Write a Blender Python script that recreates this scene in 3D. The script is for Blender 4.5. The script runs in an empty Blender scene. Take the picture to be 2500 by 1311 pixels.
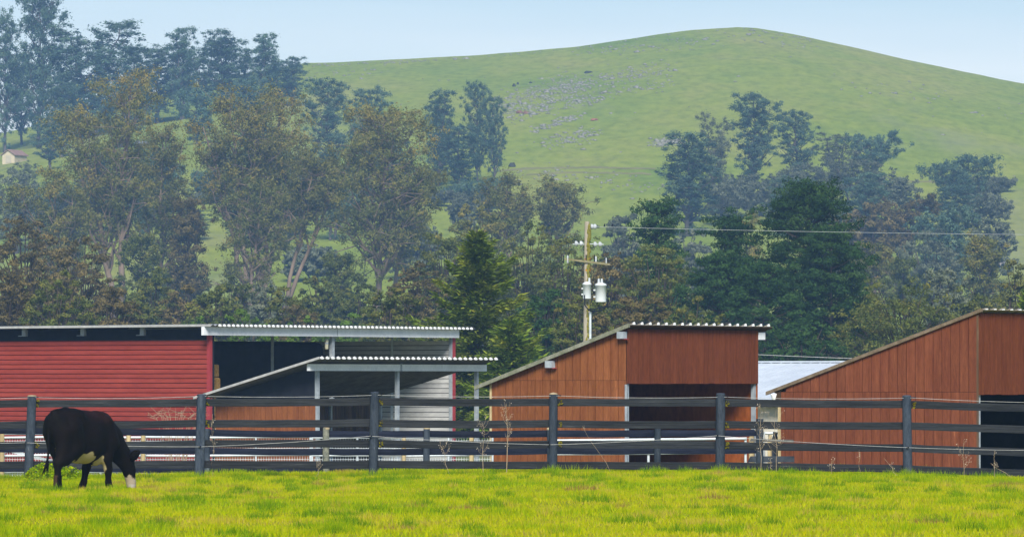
import bpy, bmesh, math, random
import numpy as np
from mathutils import Vector, Matrix
R = math.radians
SC = bpy.context.scene
COL = SC.collection
# ------------------------------------------------------------------ camera
FPX = 14000.0            # focal length in photo pixels (photo is 2500 wide)
HY = 936.0               # photo row of the horizon
EYE = 1.6
cam_d = bpy.data.cameras.new('camera')
cam_d.sensor_width = 36.0
cam_d.lens = 36.0 * FPX / 2500.0
cam_d.clip_start = 0.5
cam_d.clip_end = 6000.0
cam = bpy.data.objects.new('camera', cam_d)
COL.objects.link(cam)
cam.location = (0, 0, EYE)
cam.rotation_euler = (R(90) + math.atan((HY - 655.5) / FPX), 0, 0)
SC.camera = cam
# ------------------------------------------------------------------ sky and sun
SUN_DIR = Vector((0.02, -0.76, 0.65)).normalized()
sun_el = math.asin(SUN_DIR.z)
sun_az = math.atan2(SUN_DIR.x, SUN_DIR.y)
world = bpy.data.worlds.new('World')
SC.world = world
world.use_nodes = True
wn = world.node_tree
for n in list(wn.nodes):
    wn.nodes.remove(n)
wo = wn.nodes.new('ShaderNodeOutputWorld')
wb = wn.nodes.new('ShaderNodeBackground')
ws = wn.nodes.new('ShaderNodeTexSky')
ws.sky_type = 'NISHITA'
ws.sun_disc = False
ws.sun_elevation = sun_el
ws.sun_rotation = sun_az
ws.altitude = 60
ws.air_density = 1.0
ws.dust_density = 0.3
ws.ozone_density = 2.5
wb.inputs['Strength'].default_value = 0.072
# clear blue overhead, thin bright veil low down all round the horizon
wt = wn.nodes.new('ShaderNodeMix'); wt.data_type = 'RGBA'; wt.blend_type = 'MULTIPLY'; wt.inputs[0].default_value = 1.0
wt.inputs[7].default_value = (0.86, 0.935, 1.02, 1)
wn.links.new(ws.outputs[0], wt.inputs[6])
wc = wn.nodes.new('ShaderNodeTexCoord')
wz = wn.nodes.new('ShaderNodeSeparateXYZ'); wn.links.new(wc.outputs['Generated'], wz.inputs[0])
wr = wn.nodes.new('ShaderNodeMapRange'); wr.interpolation_type = 'SMOOTHSTEP'
wr.inputs['From Min'].default_value = 0.082; wr.inputs['From Max'].default_value = 0.044
wn.links.new(wz.outputs['Z'], wr.inputs[0])
wm = wn.nodes.new('ShaderNodeMapping'); wm.inputs['Scale'].default_value = (3, 3, 30)
wn.links.new(wc.outputs['Generated'], wm.inputs[0])
wx = wn.nodes.new('ShaderNodeTexNoise'); wx.inputs['Scale'].default_value = 3.0; wx.inputs['Detail'].default_value = 4
wn.links.new(wm.outputs[0], wx.inputs['Vector'])
wq = wn.nodes.new('ShaderNodeMapRange'); wq.inputs['From Min'].default_value = 0.3; wq.inputs['From Max'].default_value = 0.7
wq.inputs['To Min'].default_value = 0.55; wq.inputs['To Max'].default_value = 1.0
wn.links.new(wx.outputs['Fac'], wq.inputs[0])
wy = wn.nodes.new('ShaderNodeMath'); wy.operation = 'MULTIPLY'
wn.links.new(wr.outputs[0], wy.inputs[0]); wn.links.new(wq.outputs[0], wy.inputs[1])
wv = wn.nodes.new('ShaderNodeMix'); wv.data_type = 'RGBA'
wv.inputs[7].default_value = (10.6, 10.9, 10.6, 1)
wn.links.new(wy.outputs[0], wv.inputs[0]); wn.links.new(wt.outputs[2], wv.inputs[6])
wn.links.new(wv.outputs[2], wb.inputs['Color'])
wn.links.new(wb.outputs[0], wo.inputs['Surface'])
sun_d = bpy.data.lights.new('sun', 'SUN')
sun_d.energy = 3.8
sun_d.angle = R(24)
sun_d.color = (1.0, 0.95, 0.86)
sun = bpy.data.objects.new('sun', sun_d)
COL.objects.link(sun)
sun.rotation_euler = SUN_DIR.to_track_quat('Z', 'Y').to_euler()
SC.view_settings.view_transform = 'Standard'
SC.view_settings.look = 'None'
SC.view_settings.gamma = 1.0
SC.view_settings.exposure = 0.7
SC.render.engine = 'CYCLES'
SC.cycles.max_bounces = 6
SC.cycles.diffuse_bounces = 3
SC.cycles.transmission_bounces = 2
SC.cycles.volume_bounces = 1
SC.cycles.use_denoising = True

# ------------------------------------------------------------------ helpers
def W(px, py, d):
    """photo pixel at distance d (metres along the view axis) -> world point"""
    return Vector(((px - 1250.0) / FPX * d, d, EYE + (HY - py) / FPX * d))
def WX(px, d):
    return (px - 1250.0) / FPX * d
def WZ(py, d):
    return EYE + (HY - py) / FPX * d

def mesh_np(name, v, f, tint=None, smooth=False):
    """numpy verts (n,3), faces (m,k) -> mesh"""
    v = np.asarray(v, np.float32); f = np.asarray(f, np.int32)
    me = bpy.data.meshes.new(name)
    k = f.shape[1]
    me.vertices.add(len(v)); me.vertices.foreach_set('co', v.ravel())
    me.loops.add(f.size); me.loops.foreach_set('vertex_index', f.ravel())
    me.polygons.add(len(f))
    me.polygons.foreach_set('loop_start', np.arange(0, f.size, k, dtype=np.int32))
    if smooth:
        me.polygons.foreach_set('use_smooth', np.ones(len(f), bool))
    me.update(calc_edges=True)
    if tint is not None:
        a = me.attributes.new('tint', 'FLOAT', 'POINT')
        a.data.foreach_set('value', np.asarray(tint, np.float32))
    return me

class MB:
    """collects shapes; build() links them as one mesh object"""
    def __init__(s):
        s.v = []; s.f = []; s.sm = []
    def add(s, v, f, smooth=False):
        b = len(s.v)
        s.v += [tuple(p) for p in v]
        s.f += [tuple(i + b for i in q) for q in f]
        s.sm += [smooth] * len(f)
        return s
    def box(s, lo, hi):
        x0, y0, z0 = lo; x1, y1, z1 = hi
        return s.add([(x0, y0, z0), (x1, y0, z0), (x1, y1, z0), (x0, y1, z0), (x0, y0, z1), (x1, y0, z1), (x1, y1, z1), (x0, y1, z1)],
                     [(0, 3, 2, 1), (4, 5, 6, 7), (0, 1, 5, 4), (1, 2, 6, 5), (2, 3, 7, 6), (3, 0, 4, 7)])
    def hexa(s, p):
        """8 corners: bottom ring 0-3, top ring 4-7"""
        return s.add(p, [(0, 3, 2, 1), (4, 5, 6, 7), (0, 1, 5, 4), (1, 2, 6, 5), (2, 3, 7, 6), (3, 0, 4, 7)])
    def bar(s, a, b, w, h, up=Vector((0, 0, 1))):
        a = Vector(a); b = Vector(b); t = (b - a).normalized()
        x = t.cross(up)
        x = x.normalized() if x.length > 1e-4 else Vector((1, 0, 0))
        z = x.cross(t).normalized()
        x *= w / 2; z *= h / 2
        return s.hexa([a - x - z, a + x - z, b + x - z, b - x - z, a - x + z, a + x + z, b + x + z, b - x + z])
    def tube(s, pts, rad, n=8, cap=True):
        pts = [Vector(p) for p in pts]
        if not hasattr(rad, '__len__'):
            rad = [rad] * len(pts)
        v = []; f = []
        for i, p in enumerate(pts):
            t = (pts[min(i + 1, len(pts) - 1)] - pts[max(i - 1, 0)]).normalized()
            x = t.cross(Vector((0, 0, 1)))
            x = x.normalized() if x.length > 0.05 else t.cross(Vector((0, 1, 0))).normalized()
            y = x.cross(t).normalized()
            for k in range(n):
                c = 2 * math.pi * k / n
                v.append(p + (x * math.cos(c) + y * math.sin(c)) * rad[i])
        for i in range(len(pts) - 1):
            for k in range(n):
                f.append((i * n + k, i * n + (k + 1) % n, (i + 1) * n + (k + 1) % n, (i + 1) * n + k))
        s.add(v, f, True)
        if cap:
            s.add(v[:n], [tuple(range(n))[::-1]]); s.add(v[-n:], [tuple(range(n))])
        return s
    def lathe(s, c, prof, n=16):
        """profile of (radius, z) round the vertical axis at c"""
        c = Vector(c); v = []; f = []
        for r, z in prof:
            for k in range(n):
                a = 2 * math.pi * k / n
                v.append(c + Vector((r * math.cos(a), r * math.sin(a), z)))
        m = len(prof)
        for i in range(m - 1):
            for k in range(n):
                f.append((i * n + k, i * n + (k + 1) % n, (i + 1) * n + (k + 1) % n, (i + 1) * n + k))
        s.add(v, f, True)
        s.add(v[:n], [tuple(range(n))[::-1]]); s.add(v[-n:], [tuple(range(n))])
        return s
    def mesh(s, name):
        me = bpy.data.meshes.new(name)
        me.from_pydata(s.v, [], s.f)
        me.polygons.foreach_set('use_smooth', s.sm)
        me.update()
        return me
    def build(s, name, mat, parent=None, loc=None):
        return link(name, s.mesh(name), mat, parent, loc)

def link(name, me, mat, parent=None, loc=None):
    o = bpy.data.objects.new(name, me)
    COL.objects.link(o)
    if mat is not None:
        if len(me.materials) == 0:
            me.materials.append(mat)
    if parent is not None:
        o.parent = parent
    if loc is not None:
        o.location = loc
    return o
def tag(o, label=None, cat=None, group=None, kind=None):
    if label: o['label'] = label
    if cat: o['category'] = cat
    if group: o['group'] = group
    if kind: o['kind'] = kind
    return o
def empty(name, loc, label=None, cat=None, group=None):
    o = bpy.data.objects.new(name, None)
    COL.objects.link(o)
    o.location = loc
    o.empty_display_size = 0.2
    return tag(o, label, cat, group)

# ------------------------------------------------------------------ materials
MATS = {}
def mat(name, c1, c2=None, scale=4.0, rough=0.8, stretch=(1, 1, 1), metal=0.0, rnd=0.0, bump=0.0, c3=None, detail=5, spec=0.08, coords='Object', fine=0.0, bd=0.02):
    """two or three colours mixed by noise, optional per-object value change"""
    if name in MATS: return MATS[name]
    m = bpy.data.materials.new(name); m.use_nodes = True
    nt = m.node_tree; N = nt.nodes; L = nt.links
    p = N['Principled BSDF']
    p.inputs['Roughness'].default_value = rough
    p.inputs['Metallic'].default_value = metal
    p.inputs['Specular IOR Level'].default_value = spec
    tc = N.new('ShaderNodeTexCoord')
    mp = N.new('ShaderNodeMapping'); mp.inputs['Scale'].default_value = stretch
    L.new(tc.outputs[coords], mp.inputs[0])
    nz = N.new('ShaderNodeTexNoise'); nz.inputs['Scale'].default_value = scale; nz.inputs['Detail'].default_value = detail; nz.inputs['Roughness'].default_value = 0.62
    L.new(mp.outputs[0], nz.inputs['Vector'])
    rp = N.new('ShaderNodeValToRGB')
    c2 = c2 or c1
    e = rp.color_ramp.elements
    e[0].position = 0.34; e[0].color = (*c1, 1)
    e[1].position = 0.66; e[1].color = (*c2, 1)
    if c3:
        x = e.new(0.74); x.color = (*c3, 1)
    L.new(nz.outputs['Fac'], rp.inputs[0])
    out = rp.outputs[0]
    if rnd > 0:
        oi = N.new('ShaderNodeObjectInfo')
        mr = N.new('ShaderNodeMapRange'); mr.inputs['To Min'].default_value = 1 - rnd; mr.inputs['To Max'].default_value = 1 + rnd
        L.new(oi.outputs['Random'], mr.inputs[0])
        hs = N.new('ShaderNodeHueSaturation')
        L.new(mr.outputs[0], hs.inputs['Value']); L.new(out, hs.inputs['Color'])
        # shift the noise too so that equal pieces differ
        ad = N.new('ShaderNodeVectorMath'); ad.operation = 'ADD'
        cm = N.new('ShaderNodeVectorMath'); cm.operation = 'SCALE'; cm.inputs[0].default_value = (37, 19, 53)
        L.new(oi.outputs['Random'], cm.inputs['Scale'])
        L.new(tc.outputs[coords], ad.inputs[0]); L.new(cm.outputs[0], ad.inputs[1]); L.new(ad.outputs[0], mp.inputs[0])
        out = hs.outputs[0]
    if fine > 0:
        n2 = N.new('ShaderNodeTexNoise'); n2.inputs['Scale'].default_value = scale * 7; n2.inputs['Detail'].default_value = 4
        L.new(mp.outputs[0], n2.inputs['Vector'])
        m2 = N.new('ShaderNodeMapRange'); m2.inputs['From Min'].default_value = 0.3; m2.inputs['From Max'].default_value = 0.7
        m2.inputs['To Min'].default_value = 1 - fine; m2.inputs['To Max'].default_value = 1 + fine
        L.new(n2.outputs['Fac'], m2.inputs[0])
        h2 = N.new('ShaderNodeHueSaturation'); L.new(m2.outputs[0], h2.inputs['Value']); L.new(out, h2.inputs['Color'])
        out = h2.outputs[0]
    L.new(out, p.inputs['Base Color'])
    if bump > 0:
        b = N.new('ShaderNodeBump'); b.inputs['Strength'].default_value = bump; b.inputs['Distance'].default_value = bd
        L.new(nz.outputs['Fac'], b.inputs['Height']); L.new(b.outputs[0], p.inputs['Normal'])
    MATS[name] = m
    return m

def leaf_mat(name, stops, trans=0.25, rnd=0.12):
    """leaf colours picked by the per-leaf attribute 'tint'"""
    if name in MATS: return MATS[name]
    m = bpy.data.materials.new(name); m.use_nodes = True
    nt = m.node_tree; N = nt.nodes; L = nt.links
    for n in list(N): N.remove(n)
    o = N.new('ShaderNodeOutputMaterial')
    at = N.new('ShaderNodeAttribute'); at.attribute_name = 'tint'
    rp = N.new('ShaderNodeValToRGB'); e = rp.color_ramp.elements
    e[0].position = stops[0][0]; e[0].color = (*stops[0][1], 1)
    e[1].position = stops[-1][0]; e[1].color = (*stops[-1][1], 1)
    for q, c in stops[1:-1]:
        x = e.new(q); x.color = (*c, 1)
    L.new(at.outputs['Fac'], rp.inputs[0])
    oi = N.new('ShaderNodeObjectInfo')
    mr = N.new('ShaderNodeMapRange'); mr.inputs['To Min'].default_value = 1 - rnd; mr.inputs['To Max'].default_value = 1 + rnd
    L.new(oi.outputs['Random'], mr.inputs[0])
    hs = N.new('ShaderNodeHueSaturation'); L.new(mr.outputs[0], hs.inputs['Value']); L.new(rp.outputs[0], hs.inputs['Color'])
    d = N.new('ShaderNodeBsdfDiffuse'); t = N.new('ShaderNodeBsdfTranslucent'); mx = N.new('ShaderNodeMixShader')
    mx.inputs[0].default_value = trans
    L.new(hs.outputs[0], d.inputs[0]); L.new(hs.outputs[0], t.inputs[0])
    L.new(d.outputs[0], mx.inputs[1]); L.new(t.outputs[0], mx.inputs[2]); L.new(mx.outputs[0], o.inputs['Surface'])
    MATS[name] = m
    return m

# ------------------------------------------------------------------ terrain
_rs = np.random.RandomState(7)
_waves = [(_rs.uniform(-1, 1), _rs.uniform(-1, 1), _rs.uniform(0, 6.28)) for _ in range(14)]
def wob(x, y, scale, seed=0):
    """smooth pseudo-noise, about -1..1"""
    x = np.asarray(x, float) / scale; y = np.asarray(y, float) / scale
    s = 0
    for i in range(5):
        a, b, c = _waves[(i + seed * 3) % 14]
        k = 1.0 + 0.7 * i
        n = math.hypot(a, b) + 1e-6
        s = s + np.sin((a / n * x + b / n * y) * k * 2.2 + c * (seed + 1.7)) / (1 + 0.6 * i)
    return s / 2.2
_PY = [-300, 98, 103.5, 108, 118, 140, 180, 230, 350, 500, 620, 700]
_PZ = [0, 0, -0.02, -0.42, -0.62, -0.8, -1.1, -1.15, -0.2, 3.2, 6.5, 9.5]
_CX = [-40, -14, -8.4, -5.4, -2.4, 0.7, 3.6, 6.9, 12, 40]
_CZ = [-0.1, -0.11, -0.09, -0.04, -0.015, 0.06, 0.075, -0.005, -0.10, -0.12]
_RP = [-3500, -1500, -400, 0, 150, 300, 450, 600, 740, 1000, 1200, 1400, 1600, 1690, 1760, 1800, 1840, 1870, 1900, 1950, 2000, 2200, 2400, 2500, 2900, 4200, 6500]
_RY = [520, 420, 365, 335, 300, 255, 222, 190, 160, 149, 136, 117, 87, 76, 70.5, 69, 71, 76, 82, 91, 101, 143, 187, 209, 300, 500, 640]
RIDGE = 1226.0
def ground(x, y):
    x = np.asarray(x, float); y = np.asarray(y, float)
    z = np.interp(y, _PY, _PZ)
    w = np.clip((y - 70) / 22, 0, 1) * np.clip((112 - y) / 8, 0, 1)
    z = z + np.interp(x, _CX, _CZ) * w * w * (3 - 2 * w)
    near = np.clip((120 - y) / 12, 0, 1)
    z = z + near * 0.03 * wob(x, y, 3.0, 1)
    px = x / RIDGE * FPX + 1250
    zr = EYE + (HY - np.interp(px, _RP, _RY)) / FPX * RIDGE
    t = np.clip((y - 640) / (RIDGE - 640), 0, 1)
    p = t ** 1.25; p = p * (1.0 + 0.28 * (1 - p)) ; p = np.minimum(p, 1.0)
    z = z + (zr - 9.0) * p
    # benches cut across the slope, hollows, rocky lumps
    hill = np.clip((y - 680) / 120, 0, 1) * np.clip((RIDGE + 34 - y) / 90, 0, 1)
    z = z + hill * (1.1 * wob(x, y * 0.7, 60, 2) + 0.35 * wob(x, y, 17, 3) + 0.12 * wob(x, y, 6, 4))
    z = z - np.clip((y - RIDGE), 0, 400) * 0.20
    z = np.where(y > 700, np.maximum(z, 2.0), z)
    return z
def gz(x, y):
    return float(ground(x, y))

def cells(stops):
    out = [stops[0][0]]
    for a, b, st in stops:
        n = max(1, int(round((b - a) / st)))
        out += list(np.linspace(a, b, n + 1)[1:])
    return np.array(out)
gx = cells([(-500, -140, 40), (-140, -40, 4), (-40, -13, 1.5), (-13, 13, 0.6), (13, 40, 1.5), (40, 140, 4), (140, 500, 40)])
gy = cells([(-80, 40, 10), (40, 112, 0.8), (112, 200, 2.5), (200, 640, 8), (640, 1290, 4.5), (1290, 1700, 40)])
GX, GY = np.meshgrid(gx, gy)
GZ = ground(GX, GY)
nv = len(gx)
ii, jj = np.meshgrid(np.arange(len(gx) - 1), np.arange(len(gy) - 1))
b0 = (jj * nv + ii).ravel()
gf = np.stack([b0, b0 + 1, b0 + nv + 1, b0 + nv], 1)

def ground_material():
    m = bpy.data.materials.new('pasture_and_hill_grass'); m.use_nodes = True
    nt = m.node_tree; N = nt.nodes; L = nt.links
    p = N['Principled BSDF']; p.inputs['Roughness'].default_value = 0.95; p.inputs['Specular IOR Level'].default_value = 0.1
    tc = N.new('ShaderNodeTexCoord')
    def noise(scale, st=(1, 1, 1), det=6):
        mp = N.new('ShaderNodeMapping'); mp.inputs['Scale'].default_value = st
        L.new(tc.outputs['Object'], mp.inputs[0])
        n = N.new('ShaderNodeTexNoise'); n.inputs['Scale'].default_value = scale; n.inputs['Detail'].default_value = det; n.inputs['Roughness'].default_value = 0.65
        L.new(mp.outputs[0], n.inputs['Vector']); return n.outputs['Fac']
    def ramp(fac, st):
        r = N.new('ShaderNodeValToRGB'); e = r.color_ramp.elements
        e[0].position = st[0][0]; e[0].color = (*st[0][1], 1); e[1].position = st[-1][0]; e[1].color = (*st[-1][1], 1)
        for q, c in st[1:-1]:
            x = e.new(q); x.color = (*c, 1)
        L.new(fac, r.inputs[0]); return r.outputs[0]
    def mix(f, a, b, mode='MIX'):
        x = N.new('ShaderNodeMix'); x.data_type = 'RGBA'; x.blend_type = mode
        if isinstance(f, float): x.inputs[0].default_value = f
        else: L.new(f, x.inputs[0])
        L.new(a, x.inputs[6]); L.new(b, x.inputs[7]); return x.outputs[2]
    def rng(v, a, b):
        r = N.new('ShaderNodeMapRange'); r.inputs['From Min'].default_value = a; r.inputs['From Max'].default_value = b
        L.new(v, r.inputs[0]); return r.outputs[0]
    sx = N.new('ShaderNodeSeparateXYZ'); L.new(tc.outputs['Object'], sx.inputs[0])
    past = ramp(noise(0.55), [(0.3, (0.13, 0.19, 0.004)), (0.5, (0.24, 0.25, 0.005)), (0.7, (0.30, 0.26, 0.02))])
    yard = ramp(noise(0.4), [(0.35, (0.10, 0.15, 0.03)), (0.65, (0.20, 0.17, 0.11))])
    hill = ramp(noise(0.035, (1, 0.22, 1), 9), [(0.3, (0.15, 0.22, 0.025)), (0.5, (0.22, 0.265, 0.032)), (0.7, (0.27, 0.275, 0.06))])
    h2 = ramp(noise(0.9, (0.6, 0.13, 1), 12), [(0.33, (0.72, 0.75, 0.72)), (0.5, (0.97, 0.97, 0.95)), (0.66, (1.14, 1.1, 1.12))])
    hill = mix(1.0, hill, h2, 'MULTIPLY')
    rocky = ramp(noise(0.02, (1, 0.22, 1), 9), [(0.54, (0, 0, 0)), (0.68, (1, 1, 1))])
    dry = N.new('ShaderNodeRGB'); dry.outputs[0].default_value = (0.25, 0.24, 0.15, 1)
    rm = N.new('ShaderNodeMath'); rm.operation = 'MULTIPLY'; rm.inputs[1].default_value = 0.55
    L.new(rocky, rm.inputs[0])
    hill = mix(rm.outputs[0], hill, dry.outputs[0])
    c = mix(rng(sx.outputs['Y'], 106, 112), past, yard)
    c = mix(rng(sx.outputs['Y'], 215, 270), c, hill)
    L.new(c, p.inputs['Base Color'])
    b = N.new('ShaderNodeBump'); b.inputs['Strength'].default_value = 0.5; b.inputs['Distance'].default_value = 0.4
    L.new(noise(0.35, (1, 1, 1), 8), b.inputs['Height']); L.new(b.outputs[0], p.inputs['Normal'])
    return m
me = mesh_np('ground', np.stack([GX.ravel(), GY.ravel(), GZ.ravel()], 1), gf, smooth=True)
tag(link('ground', me, ground_material()), 'green pasture running back to a tall grassy hill', None, None, 'structure')

# ------------------------------------------------------------------ haze: the air itself
hb = MB().box((-510, -90, -3), (510, 1710, 108))
hm = bpy.data.materials.new('haze_air'); hm.use_nodes = True
for n in list(hm.node_tree.nodes): hm.node_tree.nodes.remove(n)
ho = hm.node_tree.nodes.new('ShaderNodeOutputMaterial')
hv = hm.node_tree.nodes.new('ShaderNodeVolumePrincipled')
hv.inputs['Color'].default_value = (0.28, 0.49, 0.92, 1)
hv.inputs['Density'].default_value = 0.00031
hv.inputs['Anisotropy'].default_value = 0.0
hm.node_tree.links.new(hv.outputs[0], ho.inputs['Volume'])
HAZE = tag(hb.build('haze', hm), 'pale blue haze in the air before the hill', None, None, 'stuff')
# ------------------------------------------------------------------ shared materials
M_POST = mat('weathered_blue_black_post', (0.024, 0.033, 0.048), (0.058, 0.072, 0.094), 9, 0.85, (1, 1, 0.25), rnd=0.2, bump=0.5, c3=(0.20, 0.22, 0.23), fine=0.25)
M_RAIL = mat('black_board_rail', (0.014, 0.016, 0.019), (0.030, 0.033, 0.037), 6, 0.62, (0.25, 1, 3), rnd=0.18, bump=0.25, c3=(0.065, 0.07, 0.074), fine=0.2)
M_RAIL2 = mat('navy_black_rail', (0.006, 0.008, 0.018), (0.015, 0.019, 0.036), 6, 0.55, (0.3, 1, 2), rnd=0.2)
M_ENDGRAIN = mat('cut_wood_end', (0.30, 0.24, 0.15), (0.45, 0.37, 0.24), 14, 0.9, rnd=0.2)
M_LICHEN = mat('yellow_lichen', (0.16, 0.15, 0.01), (0.32, 0.27, 0.02), 30, 0.95)
M_WIRE = mat('thin_fence_wire', (0.32, 0.33, 0.33), (0.5, 0.5, 0.5), 8, 0.5, metal=0.5)
M_WOODPALE = mat('pale_pine_post', (0.36, 0.27, 0.13), (0.52, 0.42, 0.24), 7, 0.85, (1, 1, 0.2), rnd=0.15, fine=0.15)
M_GALV = mat('white_galvanised_pipe', (0.48, 0.53, 0.56), (0.64, 0.68, 0.70), 5, 0.45, rnd=0.06, metal=0.15, fine=0.08)
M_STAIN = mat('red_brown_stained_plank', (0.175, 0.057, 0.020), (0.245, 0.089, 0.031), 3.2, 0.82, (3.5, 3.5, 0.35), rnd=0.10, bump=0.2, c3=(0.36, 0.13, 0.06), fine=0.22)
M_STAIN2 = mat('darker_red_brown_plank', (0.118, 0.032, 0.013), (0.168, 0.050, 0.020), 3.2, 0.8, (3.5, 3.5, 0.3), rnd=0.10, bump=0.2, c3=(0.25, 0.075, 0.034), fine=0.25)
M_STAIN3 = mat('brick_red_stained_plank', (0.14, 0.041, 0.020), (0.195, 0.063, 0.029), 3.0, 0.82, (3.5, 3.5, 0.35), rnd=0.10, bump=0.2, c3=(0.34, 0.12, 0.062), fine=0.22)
M_BACKING = mat('dark_gap_backing', (0.010, 0.004, 0.003), (0.016, 0.007, 0.005), 5, 0.95)
M_INNER = mat('orange_brown_plywood', (0.20, 0.05, 0.012), (0.30, 0.09, 0.02), 2.0, 0.85, (1, 1, 0.4), fine=0.2)
M_BLACK = mat('black_shade_cloth', (0.008, 0.009, 0.012), (0.016, 0.018, 0.024), 3, 0.8)
M_TARP = mat('dark_tarp_with_grey_bloom', (0.012, 0.014, 0.022), (0.028, 0.03, 0.038), 1.2, 0.6, c3=(0.05, 0.045, 0.042))
M_ROOFTRIM = mat('mossy_grey_roof_trim', (0.15, 0.16, 0.10), (0.27, 0.27, 0.21), 5, 0.8, (1, 1, 1), fine=0.2)
M_ROOFTRIM2 = mat('brown_roof_trim', (0.13, 0.095, 0.06), (0.22, 0.17, 0.12), 5, 0.8, fine=0.2)
M_ROOFTRIM3 = mat('pale_roof_trim', (0.33, 0.33, 0.32), (0.46, 0.46, 0.44), 5, 0.6, fine=0.1)
M_SHEET = mat('old_galvanised_roof_sheet', (0.34, 0.35, 0.36), (0.5, 0.51, 0.52), 3, 0.5, metal=0.35)
M_SHEETRUST = mat('mossy_rusty_roof_sheet', (0.16, 0.12, 0.07), (0.34, 0.33, 0.30), 5, 0.75, c3=(0.5, 0.5, 0.48))
M_CLOSURE = mat('white_rib_closure', (0.84, 0.85, 0.84), (0.9, 0.9, 0.89), 8, 0.7)
M_BEAM = mat('white_painted_steel_beam', (0.70, 0.73, 0.76), (0.82, 0.84, 0.86), 2.5, 0.5, rnd=0.05, fine=0.06)
M_STEELPOST = mat('grey_steel_post', (0.24, 0.27, 0.30), (0.38, 0.42, 0.45), 5, 0.5, rnd=0.1)
M_BARNRED = mat('faded_red_metal_siding', (0.225, 0.036, 0.025), (0.28, 0.050, 0.035), 1.5, 0.5, (0.35, 0.35, 1.5), rnd=0.06, fine=0.1)
M_REDTRIM = mat('dark_red_corner_trim', (0.27, 0.035, 0.04), (0.33, 0.05, 0.055), 2, 0.5)
M_WHITESIDE = mat('off_white_metal_siding', (0.42, 0.42, 0.42), (0.54, 0.54, 0.53), 1.5, 0.55, (0.5, 0.5, 2), rnd=0.05, fine=0.1)
M_DARKWOOD = mat('weathered_brown_board', (0.05, 0.03, 0.018), (0.12, 0.075, 0.045), 3, 0.9, (3, 3, 0.3), rnd=0.25, c3=(0.2, 0.14, 0.09))
M_HAY = mat('straw_hay', (0.16, 0.085, 0.022), (0.30, 0.19, 0.06), 14, 0.95, rnd=0.15, bump=0.8)
M_WHITEROOF = mat('white_metal_roof', (0.47, 0.52, 0.58), (0.56, 0.61, 0.66), 0.8, 0.4, fine=0.04)
M_GREENFASCIA = mat('green_painted_fascia', (0.03, 0.10, 0.055), (0.05, 0.14, 0.08), 2, 0.6)
M_CREAM = mat('cream_painted_wall', (0.56, 0.52, 0.42), (0.66, 0.62, 0.52), 1.5, 0.8)
M_PLANKBLK = mat('charred_black_plank', (0.02, 0.024, 0.032), (0.06, 0.07, 0.085), 5, 0.85, rnd=0.2)

# ------------------------------------------------------------------ near fence
FD = 100.0
POST_PX = [-345, 72, 488, 912, 1350, 1758, 2215, 2655]
POST_TOP = [966, 965, 962, 957, 960, 960, 965, 972]
RX = [-345, 0, 300, 700, 1100, 1500, 1880, 2200, 2230, 2300, 2490, 2660]
RAILS = [[986, 985, 984, 980, 980, 983, 983, 985.5, 987.5, 990, 994, 998],
         [1038, 1037, 1034, 1032, 1032, 1035, 1037, 1039, 1040, 1042, 1048, 1052],
         [1088, 1087, 1084, 1081.5, 1083, 1085, 1086.5, 1092, 1094, 1097, 1101, 1106],
         [1136, 1134.5, 1134, 1132, 1134, 1136, 1137, 1143, 1145, 1147, 1155, 1160]]
fence = empty('board_fence', (WX(1250, FD), FD, 0), 'near fence of four dark boards on round blue-grey posts behind the cow', 'fence')
rf = random.Random(3)
prof = []   # rail cross-section (depth, height): three shallow lobes
for i in range(13):
    h = -0.5 + i / 12
    prof.append((-0.019 - 0.002 * abs(math.sin(3 * math.pi * (h + 0.5))), h))
prof += [(0.017, 0.5), (0.017, -0.5)]
def rail_mesh(p0, p1, h, segs=8, sag=0.0, seed=0, pf=prof):
    rr = random.Random(seed); v = []; f = []
    n = len(pf)
    for s in range(segs + 1):
        t = s / segs
        c = Vector(p0).lerp(Vector(p1), t) - Vector((0, 0, 4 * sag * t * (1 - t)))
        c += Vector((0, rr.uniform(-.006, .006), rr.uniform(-.004, .004)))
        hh = h * rr.uniform(0.97, 1.03)
        tw = rr.uniform(-.03, .03)
        for (dy, dz) in pf:
            v.append((c.x, c.y + dy + dz * hh * tw, c.z + dz * hh))
    for s in range(segs):
        for k in range(n):
            f.append((s * n + k, (s + 1) * n + k, (s + 1) * n + (k + 1) % n, s * n + (k + 1) % n))
    f.append(tuple(range(n))); f.append(tuple(range(segs * n, segs * n + n))[::-1])
    me = bpy.data.meshes.new('rail'); me.from_pydata(v, [], f); me.update()
    return me
def shift(me, o):
    me.transform(Matrix.Translation(-Vector(o)))
    return me
for i, px in enumerate(POST_PX):
    x = WX(px, FD); g = gz(x, FD)
    zt = WZ(POST_TOP[i], FD)
    r = 0.078 + rf.uniform(-.004, .008)
    lean = rf.uniform(-.03, .03) if 0 < i < 7 else 0
    if i == 1: lean = 0.045
    if i == 2: lean = 0.03
    pts = [(x - lean * .5, FD, g - .25), (x, FD, g + .45), (x + lean * .6, FD, g + .95), (x + lean, FD, zt - .012)]
    m = MB().tube(pts, [r * 1.04, r, r * .99, r * .96], 18, cap=False)
    po = m.build('post', M_POST, fence, None); shift(po.data, fence.location)
    cap = MB().lathe((x + lean, FD, zt - .016), [(r * .965, 0), (r * .955, .012), (r * .7, .02), (0.004, .022 + rf.uniform(0, .012))], 18)
    c = cap.build('cut_end', M_ENDGRAIN if rf.random() < .6 else M_POST, po); shift(c.data, fence.location)
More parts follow.
